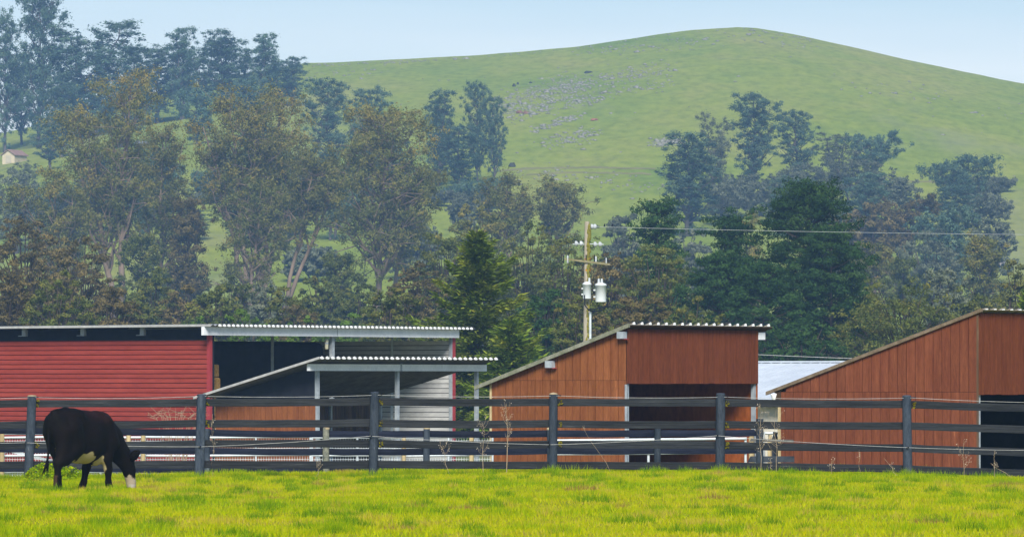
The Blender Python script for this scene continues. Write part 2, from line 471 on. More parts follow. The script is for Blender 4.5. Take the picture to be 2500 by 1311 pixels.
for i in range(len(POST_PX) - 1):
    x0 = WX(POST_PX[i], FD) + 0.012; x1 = WX(POST_PX[i + 1], FD) - 0.012
    for k, row in enumerate(RAILS):
        z0 = WZ(np.interp(POST_PX[i], RX, row), FD); z1 = WZ(np.interp(POST_PX[i + 1], RX, row), FD)
        me = rail_mesh((x0, FD + 0.105, z0), (x1, FD + 0.105, z1), 0.132, 8, rf.uniform(0, .02), i * 7 + k)
        shift(me, fence.location); link('rail', me, M_RAIL, fence)
    # lichen tufts on the rail ends beside the post
    if 0 < i < 7:
        for k in range(3):
            if rf.random() < 0.78:
                z = WZ(np.interp(POST_PX[i] + 16, RX, RAILS[k]), FD)
                m = MB(); xx = WX(POST_PX[i], FD) + .125
                for q in range(7):
                    c = Vector((xx + rf.uniform(-.03, .035), FD + .075 + rf.uniform(-.012, .0), z + rf.uniform(-.06, .06)))
                    a = rf.uniform(0, 6.28); l = rf.uniform(.012, .034)
                    e1 = Vector((math.cos(a), -.3, math.sin(a))) * l; e2 = Vector((-math.sin(a), -.2, math.cos(a))) * l * .6
                    m.add([c - e1, c + e2, c + e1, c - e2 + Vector((0, -.01, 0))], [(0, 1, 2, 3), (0, 3, 2, 1)])
                o = m.build('lichen', M_LICHEN, fence); shift(o.data, fence.location)
def wire_line(ptlist, rad, name, parent, material, sag=0.03, n=10):
    for a, b in zip(ptlist[:-1], ptlist[1:]):
        a = Vector(a); b = Vector(b)
        pts = [a.lerp(b, t / n) - Vector((0, 0, 4 * sag * (t / n) * (1 - t / n))) for t in range(n + 1)]
        o = MB().tube(pts, rad, 5, cap=False).build(name, material, parent)
        if parent: shift(o.data, parent.location)
topw = [(-345, 972), (86, 970), (500, 967), (925, 964), (1362, 966), (1770, 969), (2228, 971), (2655, 983)]
wire_line([W(p, y, FD - .05) for p, y in topw], 0.0035, 'top_wire', fence, M_WIRE, 0.025)
loww = [(-345, 1080), (62, 1080), (488, 1090), (905, 1064), (1340, 1085), (1750, 1063), (2215, 1092), (2655, 1098)]
wire_line([W(p, y, FD - .12) for p, y in loww], 0.0035, 'low_wire', fence, M_WIRE, 0.02)
for p, y in topw[1:7]:
    o = MB().tube([W(p - 6, y, FD - .03), W(p + 8, y - 1, FD - .05)], [.013, .009], 7).build('insulator', M_BLACK, fence); shift(o.data, fence.location)
for p, y in loww[1:7]:
    o = MB().tube([W(p - 2, y, FD - .09), W(p + 3, y - 1, FD - .13)], [.016, .01], 7).build('insulator', M_BLACK, fence); shift(o.data, fence.location)

# ------------------------------------------------------------------ second, lower fence
SD = 107.0
f2 = empty('paddock_fence', (0, SD, gz(0, SD)), 'lower navy-black rail fence just behind the near fence', 'fence')
P2 = [-60, 172, 505, 797, 1042, 1343, 1605, 1855]
T2 = [1046, 1046, 1046, 1044, 1043, 1045, 1044, 1022]
for i, px in enumerate(P2):
    x = WX(px, SD); r = .062 if px not in (1855, 505) else .07
    zt = WZ(T2[i], SD)
    po = MB().tube([(x, SD, gz(x, SD) - .2), (x + rf.uniform(-.01, .01), SD, zt - .5), (x + rf.uniform(-.01, .01), SD, zt)], [r, r, r * .97], 14).build('post', mat('lichen_grey_post', (0.10, 0.11, 0.10), (0.24, 0.24, 0.19), 16, 0.9, c3=(0.32, 0.30, 0.14)) if px == 797 else M_POST, f2)
    shift(po.data, f2.location)
    if px in (797, 1042, 1343):
        c = MB().lathe((x, SD, zt - .03), [(r * .99, 0), (r * 1.0, .03), (r * .5, .05), (.004, .055)], 14).build('cut_end', M_ENDGRAIN, po)
        shift(c.data, f2.location)
R2X = [-60, 20, 300, 500, 700, 1000, 1340, 1600, 1860]
R2 = [[1049, 1049, 1052, 1056, 1059.5, 1059, 1058, 1057, 1056], [1094, 1095, 1097, 1100, 1102.5, 1102, 1100, 1099, 1098], [1142, 1142, 1143, 1145, 1147, 1147, 1146, 1146, 1146]]
pf2 = [(-0.02, -0.5), (-0.024, 0.0), (-0.02, 0.5), (0.02, 0.5), (0.02, -0.5)]
for i in range(len(P2) - 1):
    x0 = WX(P2[i], SD) + .01; x1 = WX(P2[i + 1], SD) - .01
    for k, row in enumerate(R2):
        me = rail_mesh((x0, SD + .09, WZ(np.interp(P2[i], R2X, row), SD)), (x1, SD + .09, WZ(np.interp(P2[i + 1], R2X, row), SD)), .125, 6, .01, 90 + i * 5 + k, pf2)
        shift(me, f2.location); link('rail', me, M_RAIL2, f2)

# ------------------------------------------------------------------ white pipe corral panels with wire mesh
CD = 117.0
edges = [-60, 140, 352, 490, 760, 985, 1205]
cl = ['leftmost white pipe corral panel behind the cow, partly out of the frame', 'white pipe and mesh corral panel seen beneath the cow\'s belly',
      'narrow white corral panel between the cow\'s head and the second near post', 'white mesh corral panel in front of the open shelter\'s plank side',
      'white mesh corral panel in front of the open shelter\'s dark doorway', 'white mesh corral panel beside the brown shelter\'s low end']
for i in range(6):
    a, b = edges[i], edges[i + 1]
    x0, x1 = WX(a, CD) + .02, WX(b, CD) - .02
    g = gz((x0 + x1) / 2, CD)
    zt = WZ(1067 + rf.uniform(-1, 1), CD); zm = WZ(1112 + rf.uniform(-1.5, 1.5), CD); zb = WZ(1151, CD)
    e = empty('corral_panel', ((x0 + x1) / 2, CD, g), cl[i], 'panel', 'white pipe corral panels')
    def pc(nm, m, mt):
        o = m.build(nm, mt, e); shift(o.data, e.location)
    tl = rf.uniform(-.02, .02)
    for z in (zt, zm, zb):
        pc('pipe_rail', MB().tube([(x0, CD, z + tl), (x1, CD, z - tl)], .024, 8), M_GALV)
    if i == 0:
        pc('pipe_rail', MB().tube([(x0, CD + .3, zt + .08), (x1, CD + .3, zt + .07)], .024, 8), M_GALV)
        pc('brace', MB().bar((x0 + .2, CD + .12, zm - .02), (x1 - .1, CD + .12, zt - .05), .02, .05), M_GALV)
        pc('brace', MB().bar((x0 + .2, CD + .14, zm + .22), (x1 + .3, CD + .14, zm - .22), .02, .06), M_GALV)
    nu = max(2, int((x1 - x0) / .85) + 1)
    for q in range(nu):
        x = x0 + (x1 - x0) * q / (nu - 1)
        pc('upright', MB().tube([(x, CD + .004, g), (x, CD + .004, zt + .01)], .022, 8), M_GALV)
    m = MB()
    n = int((x1 - x0) / .052)
    for q in range(1, n):
        x = x0 + (x1 - x0) * q / n
        m.bar((x, CD + .03, g + .04), (x, CD + .03, zt), .0075, .0075, Vector((0, 1, 0)))
    z = g + .06
    while z < zt - .03:
        m.bar((x0, CD + .036, z), (x1, CD + .036, z), .0075, .0075); z += .075
    o = m.build('wire_mesh', M_GALV, e); shift(o.data, e.location)
for px, top, r, lab in [(4, 1056, .055, 'pale pine post at the left edge of the corral'), (313, 1060, .05, 'pale pine post just right of the cow\'s neck'),
                        (349, 1060, .05, 'pale pine post a hand to the right of another beside the cow'), (1150, 1066, .05, 'pale pine post between two corral panels beside the brown shelter'),
                        (985, 1066, .045, 'pale pine post behind the third near fence post')]:
    x = WX(px, CD - .25); g = gz(x, CD - .25)
    m = MB().tube([(x, CD - .25, g - .2), (x + .01, CD - .25, WZ(top, CD))], [r, r * .95], 12)
    tag(m.build('wooden_post', M_WOODPALE), lab, 'post', 'pale pine corral posts')
# pipe gate before the brown shelter
GD = 112.0
e = empty('pipe_gate', (WX(1590, GD), GD, gz(WX(1590, GD), GD)), 'white two-rail pipe gate in front of the brown shelter opening', 'gate')
for ya, yb in ((1075, 1070), (1108, 1104)):
    o = MB().tube([W(1345, ya, GD), W(1590, (ya + yb) / 2, GD), W(1822, yb, GD)], .027, 10).build('pipe_rail', M_GALV, e); shift(o.data, e.location)
for px, y0, y1 in ((1583, 1073, 1128), (1820, 1067, 1165), (1352, 1074, 1165)):
    o = MB().tube([W(px, y1, GD + .03), W(px, y0, GD + .03)], .026, 10).build('upright', M_GALV, e); shift(o.data, e.location)
o = MB().tube([W(1814, 1098, GD - .03), W(1828, 1098, GD - .03)], .03, 8).build('hinge', M_GALV, e); shift(o.data, e.location)
# posts and boards between the two brown buildings
def upost(px, top, d, r, m, lab, nm='wooden_post'):
    x = WX(px, d); g = gz(x, d)
    return tag(MB().tube([(x, d, g - .2), (x - .01, d, WZ(top + 14, d)), (x, d, WZ(top, d))], [r, r, r * .95], 14).build(nm, m), lab, 'post')
upost(1836, 1054, 113.0, .058, M_WOODPALE, 'pale topped post right of the pipe gate')
upost(1880, 1061, 115.5, .045, M_WOODPALE, 'slim pale post beside a dark round post between the brown buildings')
upost(1893, 1054, 114.0, .06, M_POST, 'dark round post against the brick-red shelter\'s corner')
upost(1866, 1054, 114.8, .022, M_GALV, 'thin white pipe upright between the two brown buildings', 'pipe_post')
tag(MB().tube([W(1862, 1057, 116), W(1905, 1057, 116)], .028, 8).build('pipe_rail_stub', M_GALV), 'short white pipe rail between the two brown buildings', 'pipe')
def board(pts, t, m, lab):
    """a plank lying across posts: four photo corners at one distance, real thickness"""
    d = pts[0][2]
    f_ = [W(*p) for p in pts]; bk = [p + Vector((0, t, 0)) for p in f_]
    mb = MB().hexa([f_[0], f_[1], bk[1], bk[0], f_[3], f_[2], bk[2], bk[3]])
    return tag(mb.build('loose_plank', m), lab, 'plank')
board([(1824, 1128, 111.6), (1939, 1128, 111.6), (1939, 1113, 111.6), (1832, 1113, 111.6)], .04, M_PLANKBLK, 'blackened plank nailed low across the posts by the brick-red shelter')
board([(1830, 1077, 111.8), (1937, 1080, 111.8), (1937, 1073, 111.8), (1834, 1070, 111.8)], .09, mat('weathered_grey_plank', (0.05, 0.055, 0.06), (0.14, 0.13, 0.11), 5, .9, c3=(0.42, 0.36, 0.28)), 'grey weathered plank lying on the third fence board')

# ------------------------------------------------------------------ shelters (all stand at the same angle)
TH = R(37)
Sd = Vector((-math.cos(TH), math.sin(TH), 0))     # along the side wall, towards the back left
Fd = Vector((math.sin(TH), math.cos(TH), 0))      # along the front, towards the back right
class Frame:
    def __init__(s, px, d, zg, name, label, cat):
        s.o = Vector((WX(px, d), d, 0)); s.zg = zg
        s.e = empty(name, (s.o.x, s.o.y, zg), label, cat)
    def P(s, a, b, z):
        return s.o + Sd * a + Fd * b + Vector((0, 0, z))
    def put(s, nm, mb, m, parent=None):
        o = mb.build(nm, m, parent or s.e); shift(o.data, s.e.location)
        return o
    def block(s, a0, a1, b0, b1, z0, z1, mb=None):
        """box in the building's own directions; z may be a pair (at a0, at a1)"""
        mb = mb or MB()
        z00, z01 = z0 if hasattr(z0, '__len__') else (z0, z0)
        z10, z11 = z1 if hasattr(z1, '__len__') else (z1, z1)
        return mb.hexa([s.P(a0, b0, z00), s.P(a0, b1, z00), s.P(a1, b1, z01), s.P(a1, b0, z01),
                        s.P(a0, b0, z10), s.P(a0, b1, z10), s.P(a1, b1, z11), s.P(a1, b0, z11)])
    def side_planks(s, a0, a1, zlo, zhi, m, pitch=.203, off=0.0, th=.018, nm='plank'):
        """upright boards on the side wall (plane b = 0); zlo, zhi are functions of a"""
        n = int(math.ceil((a1 - a0) / pitch))
        for i in range(n):
            p = a0 + i * pitch + .0068; q = min(a0 + (i + 1) * pitch, a1) - .0068
            if q - p < .03: continue
            s.put(nm, s.block(p, q, -th - off, -off, (zlo(p), zlo(q)), (zhi(p), zhi(q))), m)
    def front_planks(s, b0, b1, z0, z1, m, pitch=.203, th=.018, nm='plank'):
        n = int(math.ceil((b1 - b0) / pitch))
        for i in range(n):
            p = b0 + i * pitch + .0068; q = min(b0 + (i + 1) * pitch, b1) - .0068
            if q - p < .03: continue
            s.put(nm, s.block(-th, 0, p, q, z0 + rf.uniform(-.008, .004), z1), m)
    def roof_sheet(s, a0, a1, b0, b1, zf, pitch, amp, m, kind='sine', t=.006, nm='roof_sheet'):
        """corrugated sheet; ribs run along a; zf(a) is the underside height"""
        per = 10 if kind == 'sine' else 8
        bs = []; hs = []
        nb = int((b1 - b0) / pitch)
        for i in range(nb * per + 1):
            u = i / per
            bs.append(b0 + u * pitch)
            fr = u % 1.0
            if kind == 'sine': hs.append(amp * (.5 - .5 * math.cos(2 * math.pi * fr)))
            else: hs.append(amp * max(0.0, min(1.0, 2.2 - abs(fr - .5) * 9)))
        v = []; f = []
        for a in (a0, a1):
            for b, h in zip(bs, hs): v.append(s.P(a, b, zf(a) + h + t))
            for b, h in zip(bs, hs): v.append(s.P(a, b, zf(a) + h))
        n = len(bs)
        for i in range(n - 1):
            f.append((i, i + 1, 2 * n + i + 1, 2 * n + i))
            f.append((n + i, 3 * n + i, 3 * n + i + 1, n + i + 1))
            f.append((i, n + i, n + i + 1, i + 1))
            f.append((2 * n + i, 2 * n + i + 1, 3 * n + i + 1, 3 * n + i))
        mb = MB().add(v, f, False)
        o = s.put(nm, mb, m)
        return bs, hs
    def closures(s, a, b0, b1, zf, pitch, amp, m, kind='sine', th=.03):
        """white fillers under the ribs at the eave, one per rib"""
        nb = int((b1 - b0) / pitch)
        for i in range(nb):
            c = b0 + (i + .5) * pitch
            if kind == 'sine':
                pf_ = [(-.36, .0), (-.22, .42), (0, .72), (.22, .42), (.36, .0), (.2, -.22), (-.2, -.22)]
            else:
                pf_ = [(-.20, .1), (-.10, .62), (.10, .85), (.16, .1)]
            k = len(pf_)
            v = [s.P(a, c + x * pitch, zf(a) + y * amp) for x, y in pf_] + [s.P(a + th, c + x * pitch, zf(a) + y * amp) for x, y in pf_]
            f = [tuple(range(k))[::-1], tuple(range(k, 2 * k))] + [(j, (j + 1) % k, k + (j + 1) % k, k + j) for j in range(k)]
            s.put('rib_end', MB().add(v, f), m)

# ---- brown shelter (right of the middle)
A = Frame(1530, 123.0, -.66, 'brown_shelter', 'orange-brown plank lean-to shelter with dark opening and white ribbed roof edge', 'shelter')
LS, LF = 3.62, 4.95
ZT, ZB = 2.77, 1.60           # wall top at the front corner and at the back
top = lambda a: ZT + (ZB - ZT) * a / LS
SEAM = 1.665
A.put('wall', A.block(.02, LS - .02, .0, .06, A.zg, (top(.02) - .02, top(LS) - .02)), M_BACKING)
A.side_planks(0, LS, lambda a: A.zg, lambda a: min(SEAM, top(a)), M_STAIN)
A.side_planks(0, 3.42, lambda a: SEAM + .006, lambda a: max(top(a), SEAM + .012), M_STAIN, off=.006)
A.put('header_wall', A.block(.0, .06, .02, LF - .02, ZB + .03, ZT - .02), M_BACKING)
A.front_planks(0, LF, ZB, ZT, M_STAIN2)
A.put('corner_board', A.block(-.03, .03, -.03, -.019, A.zg, ZB - .02), M_STEELPOST)
A.put('front_post', A.block(.02, .10, .04, .11, A.zg, ZB + .04), M_STEELPOST)
A.put('front_post', A.block(.02, .10, LF - .12, LF - .04, A.zg, ZB + .04), M_STEELPOST)
A.put('end_wall', A.block(.0, LS, LF - .035, LF, A.zg, (top(0) - .02, top(LS) - .02)), M_INNER)
A.put('back_wall', A.block(LS - .04, LS, .06, LF - .04, A.zg, top(LS) - .02), M_DARKWOOD)
A.put('corner_board', A.block(LS, LS + .05, -.03, .06, A.zg, ZB + .0), M_WOODPALE)
rz = lambda a: top(a) + .03
A.roof_sheet(-.16, LS + .36, -.1, LF + .42, rz, .30, .045, M_SHEETRUST, 'trap')
A.closures(-.163, -.1, LF + .42, rz, .30, .075, M_CLOSURE, 'trap')
A.put('roof_trim', A.block(-.16, LS + .37, -.16, -.102, (rz(-.16) - .05, rz(LS + .37) - .05), (rz(-.16) + .035, rz(LS + .37) + .035)), M_ROOFTRIM)
A.put('soffit', A.block(-.14, LS + .3, -.098, LF + .38, (rz(-.14) - .02, rz(LS + .3) - .02), (rz(-.14) - .004, rz(LS + .3) - .004)), M_DARKWOOD)
for a in (.06, 1.98):
    A.put('purlin_end', A.block(a - .09, a + .09, -.16, -.03, top(a) - .19, top(a) - .04), M_STEELPOST)
    A.put('bracket', A.block(a - .14, a + .1, -.12, -.03, top(a) - .21, top(a) - .192), M_REDTRIM)
A.put('purlin_end', A.block(-.04, .14, LF + .002, LF + .24, top(0) - .2, top(0) - .04), M_BEAM)

# ---- brick-red shelter (right edge)
B = Frame(2388, 110.0, -.52, 'brick_red_shelter', 'tall brick-red plank lean-to shelter cut by the right edge of the frame', 'shelter')
LS, LF = 4.57, 6.2
ZT2, ZB2 = 2.95, 1.49
topb = lambda a: ZT2 + (ZB2 - ZT2) * a / LS
OP = WZ(963, 110)
SE = WZ(957, 111)
B.put('wall', B.block(.02, LS - .02, .0, .06, B.zg, (topb(.02) - .02, topb(LS) - .02)), M_BACKING)
B.side_planks(0, LS, lambda a: B.zg, lambda a: min(SE, topb(a)), M_STAIN3)
B.side_planks(0, 4.45, lambda a: SE + .006, lambda a: max(topb(a), SE + .012), M_STAIN3, off=.006)
B.put('header_wall', B.block(.0, .06, .02, LF - .02, OP + .03, ZT2 - .02), M_BACKING)
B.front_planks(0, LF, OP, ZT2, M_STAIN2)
B.put('corner_board', B.block(-.022, .02, -.03, -.019, B.zg, ZT2 - .02), M_DARKWOOD)
B.put('front_post', B.block(.02, .1, .03, .11, B.zg, OP + .04), M_STEELPOST)
B.put('end_wall', B.block(0, 2.9, LF - .035, LF, B.zg, (topb(0) - .02, topb(2.9) - .02)), M_DARKWOOD)
# rear end of the end wall has an unglazed opening that shows the yard behind
zlo, zhi = WZ(1100, 116), WZ(1012, 116)
B.put('end_wall', B.block(2.9, LS, LF - .035, LF, zhi, (topb(2.9) - .02, topb(LS) - .02)), M_DARKWOOD)
B.put('end_wall', B.block(2.9, LS, LF - .035, LF, B.zg, zlo), M_DARKWOOD)
B.put('window_post', B.block(3.5, 3.56, LF - .06, LF - .037, zlo, zhi), M_GALV)
B.put('back_wall', B.block(LS - .04, LS, .06, LF - .04, B.zg, topb(LS) - .02), M_DARKWOOD)
B.put('partition', B.block(.9, 3.4, 3.9, 3.95, B.zg, topb(3.4) - .1), M_BLACK)
B.put('corner_board', B.block(LS, LS + .06, -.03, .08, B.zg, ZB2 - .2), M_WOODPALE)
B.put('gutter_end', B.block(LS, LS + .12, -.03, .12, ZB2 - .24, ZB2 - .03), M_DARKWOOD)
rb = lambda a: topb(a) + .02
B.roof_sheet(-.12, LS + .3, -.02, LF + .4, rb, .30, .04, M_SHEETRUST, 'trap')
B.closures(-.123, -.02, LF + .4, rb, .30, .035, M_CLOSURE, 'trap')
B.put('roof_trim', B.block(-.12, LS + .32, -.075, -.022, (rb(-.12) - .035, rb(LS + .32) - .035), (rb(-.12) + .03, rb(LS + .32) + .03)), M_ROOFTRIM2)
lt = empty('yard_lamp', B.P(LS + .16, .0, ZB2 - .12), 'small white flood lamp under the eave of the brick-red shelter', 'lamp')
o = MB().lathe((0, 0, -.13), [(.035, 0), (.075, .13), (.08, .16), (.02, .165)], 10).build('lamp_shade', M_CLOSURE, lt)
o = MB().bar((0, 0, .02), Vector((.14, -.05, .04)), .02, .02).build('bracket', M_STEELPOST, lt)

# ---- open shelter with white beam (in front of the red barn)
C = Frame(772, 165.0, -1.02, 'open_shelter', 'open-fronted shelter with white beam, steel posts and black tarp on its side', 'shelter')
LS, LF = 3.77, 7.6
ZT3, ZB3 = WZ(892, 165), WZ(970, 167.3)
topc = lambda a: ZT3 + (ZB3 - ZT3) * a / LS
WAIN = WZ(985, 166)
C.put('wall', C.block(.04, LS - .02, .0, .05, C.zg, WAIN - .03), M_BACKING)
C.side_planks(.02, LS, lambda a: C.zg, lambda a: WAIN - .003, M_STAIN, pitch=.205)
mb = C.block(.03, LS, .002, .03, WAIN, (topc(.03) - .03, max(topc(LS) - .03, WAIN + .02)))
C.put('tarp', mb, M_TARP)
for i, (b, a) in enumerate(((0.05, 0), (2.48 * 1.52, 0), (LF, 0))):
    C.put('steel_post', C.block(-.05, .05, b - .05, b + .05, C.zg, ZT3 - .02), M_STEELPOST)
for b in (.05, 3.0, 5.2, LF):
    C.put('steel_post', C.block(LS - .16, LS - .08, b - .04, b + .04, C.zg, topc(LS) - .05), M_STEELPOST)
C.put('front_beam', C.block(-.16, -.06, -.5, LF + .3, WZ(905, 165), WZ(888.5, 165)), M_BEAM)
n = int((LF - .1) / .19)
for i in range(n):
    p = .05 + i * .19
    C.put('back_board', C.block(LS - .06, LS - .03, p + .006, p + .184, C.zg + rf.uniform(0, .1), topc(LS) - .06), M_DARKWOOD)
rc = lambda a: topc(a) + .045
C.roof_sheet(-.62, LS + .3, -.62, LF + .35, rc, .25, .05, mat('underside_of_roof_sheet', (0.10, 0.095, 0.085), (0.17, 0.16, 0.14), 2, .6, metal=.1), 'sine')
C.closures(-.624, -.62, LF + .35, rc, .25, .085, M_CLOSURE, 'sine')
C.put('roof_trim', C.block(-.63, LS + .3, -.66, -.622, (rc(-.63) - .02, rc(LS + .3) - .02), (rc(-.63) + .05, rc(LS + .3) + .05)), M_ROOFTRIM3)
C.put('beam_seam', C.block(-.168, -.162, 3.72, 3.8, WZ(905, 165), WZ(886, 165)), M_STEELPOST)

# ---- red metal barn
D = Frame(512, 180.0, -1.15, 'red_barn', 'long flat-roofed red metal hay barn with open front and white eave beam', 'barn')
DL, DF = 14.0, 12.5
ZR = 3.40
WT = WZ(830, 180)
D.put('wall', D.block(.05, DL, .02, .06, D.zg, WT - .02), M_REDTRIM)
nc = int((WT - D.zg) / .15)
for i in range(nc):
    z1 = WT - i * .15; z0 = z1 - .146
    v = [D.P(.08, -.004, z0), D.P(DL, -.004, z0), D.P(.08, -.042, z0 + .006), D.P(DL, -.042, z0 + .006), D.P(.08, -.034, z0 + .1), D.P(DL, -.034, z0 + .1), D.P(.08, -.006, z1), D.P(DL, -.006, z1)]
    D.put('siding_course', MB().add(v, [(0, 1, 3, 2), (2, 3, 5, 4), (4, 5, 7, 6), (0, 2, 4, 6), (1, 7, 5, 3), (0, 6, 7, 1)]), M_BARNRED)
D.put('corner_trim', D.block(-.06, .075, -.055, .06, D.zg, WT + .3), M_REDTRIM)
D.put('shade_cloth', D.block(.08, DL, -.05, -.02, WT + .004, ZR - .08), M_BLACK)
for a in (2.65, 5.15, 7.65):
    D.put('bracket', D.block(a - .06, a + .1, -.16, -.052, ZR - .26, ZR - .02), M_STEELPOST)
    D.put('bracket_foot', D.block(a - .06, a + .26, -.16, -.052, ZR - .285, ZR - .262), M_STEELPOST)
D.put('back_wall', D.block(DL - .05, DL, .06, DF, D.zg, ZR - .3), M_BLACK)
WT2 = WZ(832, 190)
D.put('end_wall', D.block(.05, DL, DF + .03, DF + .06, D.zg, WT2 - .01), M_BLACK)
nc = int((WT2 - D.zg) / .158)
for i in range(nc):
    z1 = WT2 - i * .158; z0 = z1 - .138
    D.put('siding_course', D.block(.05, DL, DF - .03, DF + .028, z0, z1), M_WHITESIDE)
D.put('corner_trim', D.block(-.06, .05, DF - .06, DF + .08, D.zg, ZR - .28), M_REDTRIM)
D.put('front_beam', D.block(-.2, -.08, -.5, 6.15, WZ(818.5, 180), WZ(798, 180)), M_BEAM)
D.put('front_beam', D.block(-.2, -.08, 6.18, DF + .1, WZ(818.5, 180), WZ(798, 180)), M_BEAM)
for b in (.12, 6.15, DF - .04):
    D.put('steel_post', D.block(-.04, .08, b - .06, b + .06, D.zg, ZR - .05), M_STEELPOST if b > 1 else M_BLACK)
for px, d in ((665, 186.5), (957, 191.5)):
    x = WX(px, d)
    D.put('steel_post', MB().box((x - .045, d - .045, D.zg), (x + .045, d + .045, ZR - .02)), M_STEELPOST)
for a in (3.4, 6.8, 10.2):
    D.put('rafter', D.block(a - .05, a + .05, .1, DF - .1, ZR - .2, ZR - .03), M_STEELPOST)
rd = lambda a: ZR - a * .002
D.roof_sheet(-.42, DL + .2, -.45, DF + .75, rd, .22, .05, M_SHEET, 'sine')
D.closures(-.424, -.1, DF + .75, rd, .22, .085, M_CLOSURE, 'sine')
D.put('roof_trim', D.block(-.43, DL + .2, -.5, -.452, (rd(-.4) - .02, rd(DL) - .02), (rd(-.4) + .05, rd(DL) + .05)), M_ROOFTRIM3)
hl = empty('hanging_lamp', D.P(-.02, 5.82, WZ(818, 180) - .05), 'small pale cylinder lamp hung under the red barn\'s white beam', 'lamp')
MB().lathe((0, 0, -.36), [(.055, 0), (.06, .02), (.06, .30), (.02, .33)], 12).build('lamp_body', mat('old_cream_lamp', (.42, .40, .28), (.5, .48, .36), 6, .6), hl)
MB().lathe((0, 0, -.2), [(.064, 0), (.064, .05)], 12).build('band', M_STEELPOST, hl)
MB().tube([(0, 0, -.05), (0, 0, .1)], .012, 6).build('hook', M_STEELPOST, hl)
# hay stacked inside
hb_n = 0
for (a, b, lay) in [(1.1, .75, 8), (2.4, .8, 7), (1.2, 2.0, 3)]:
    for k in range(lay):
        z = D.zg + k * .42
        j = rf.uniform(-.05, .05)
        mb = MB(); g0 = D.block(a - .55 + j, a + .55 + j, b - .45, b + .45, z + .002, z + .415)
        o = g0.build('hay_bale', M_HAY)
        c = D.P(a, b, z); shift(o.data, c); o.location = c
        bv = o.modifiers.new('bevel', 'BEVEL'); bv.width = .05; bv.segments = 2
        where = ['in the front stack just inside the red barn', 'in the rear stack inside the red barn', 'in the low stack inside the red barn'][[(1.1), (2.4), (1.2)].index(a)]
        nth = ['bottom', 'second', 'third', 'fourth', 'fifth', 'sixth', 'seventh', 'eighth'][k]
        tag(o, f'straw-brown hay bale, {nth} from the ground {where}', 'hay bale', 'hay bales inside the red barn')
# black block added deep inside to stand in for the dark interior
o = D.block(3.6, 12.5, 1.0, DF - 2.2, D.zg, ZR - .42).build('interior_shade_block', M_BLACK)
c = D.P(8, 5, D.zg); shift(o.data, c); o.location = c
bv = o.modifiers.new('bevel', 'BEVEL'); bv.width = .25; bv.segments = 3
tag(o, 'black block added for the deep shade inside the red barn', 'block')

# ---- far white-roofed barn between the brown shelters
E0 = W(2440, 883, 196)       # ridge, right end
e = empty('white_roofed_barn', (E0.x - 4, 192, -1.15), 'low cream barn with pale metal roof and green fascia between the brown shelters', 'barn')
rz_, ez_ = WZ(883, 194), WZ(979, 190)
LR = 6.2
def WP(s, t, z):     # s along the ridge towards back left, t down the slope towards front left
    return Vector((E0.x, 196.0, 0)) + Sd * s - Fd * t + Vector((0, 0, z))
def putE(nm, mb, m):
    o = mb.build(nm, m, e); shift(o.data, e.location); return o
mb = MB()
NS = 48; SL = 20.0
for i in range(NS):
    s0 = -4 + i * SL / NS; s1 = -4 + (i + 1) * SL / NS - .004
    mb = MB().hexa([WP(s0, 0, rz_ - .03), WP(s1, 0, rz_ - .03), WP(s1, LR, ez_ - .03), WP(s0, LR, ez_ - .03), WP(s0, 0, rz_), WP(s1, 0, rz_), WP(s1, LR, ez_), WP(s0, LR, ez_)])
    mb.hexa([WP(s0, 0, rz_), WP(s0 + .03, 0, rz_), WP(s0 + .03, LR, ez_), WP(s0, LR, ez_), WP(s0, 0, rz_ + .022), WP(s0 + .03, 0, rz_ + .022), WP(s0 + .03, LR, ez_ + .022), WP(s0, LR, ez_ + .022)])
    putE('roof_panel', mb, M_WHITEROOF)
putE('ridge_cap', MB().bar(WP(-4, -.02, rz_ + .03), WP(16, -.02, rz_ + .03), .3, .05), M_WHITEROOF)
putE('fascia', MB().hexa([WP(-4, LR - .03, ez_ - .2), WP(16, LR - .03, ez_ - .2), WP(16, LR - .08, ez_ - .2), WP(-4, LR - .08, ez_ - .2), WP(-4, LR - .03, ez_ - .035), WP(16, LR - .03, ez_ - .035), WP(16, LR - .08, ez_ - .035), WP(-4, LR - .08, ez_ - .035)]), M_GREENFASCIA)
putE('wall', MB().hexa([WP(-4, LR - .5, -1.2), WP(16, LR - .5, -1.2), WP(16, .3, -1.2), WP(-4, .3, -1.2), WP(-4, LR - .5, ez_ - .06), WP(16, LR - .5, ez_ - .06), WP(16, .3, rz_ - .1), WP(-4, .3, rz_ - .1)]), M_CREAM)
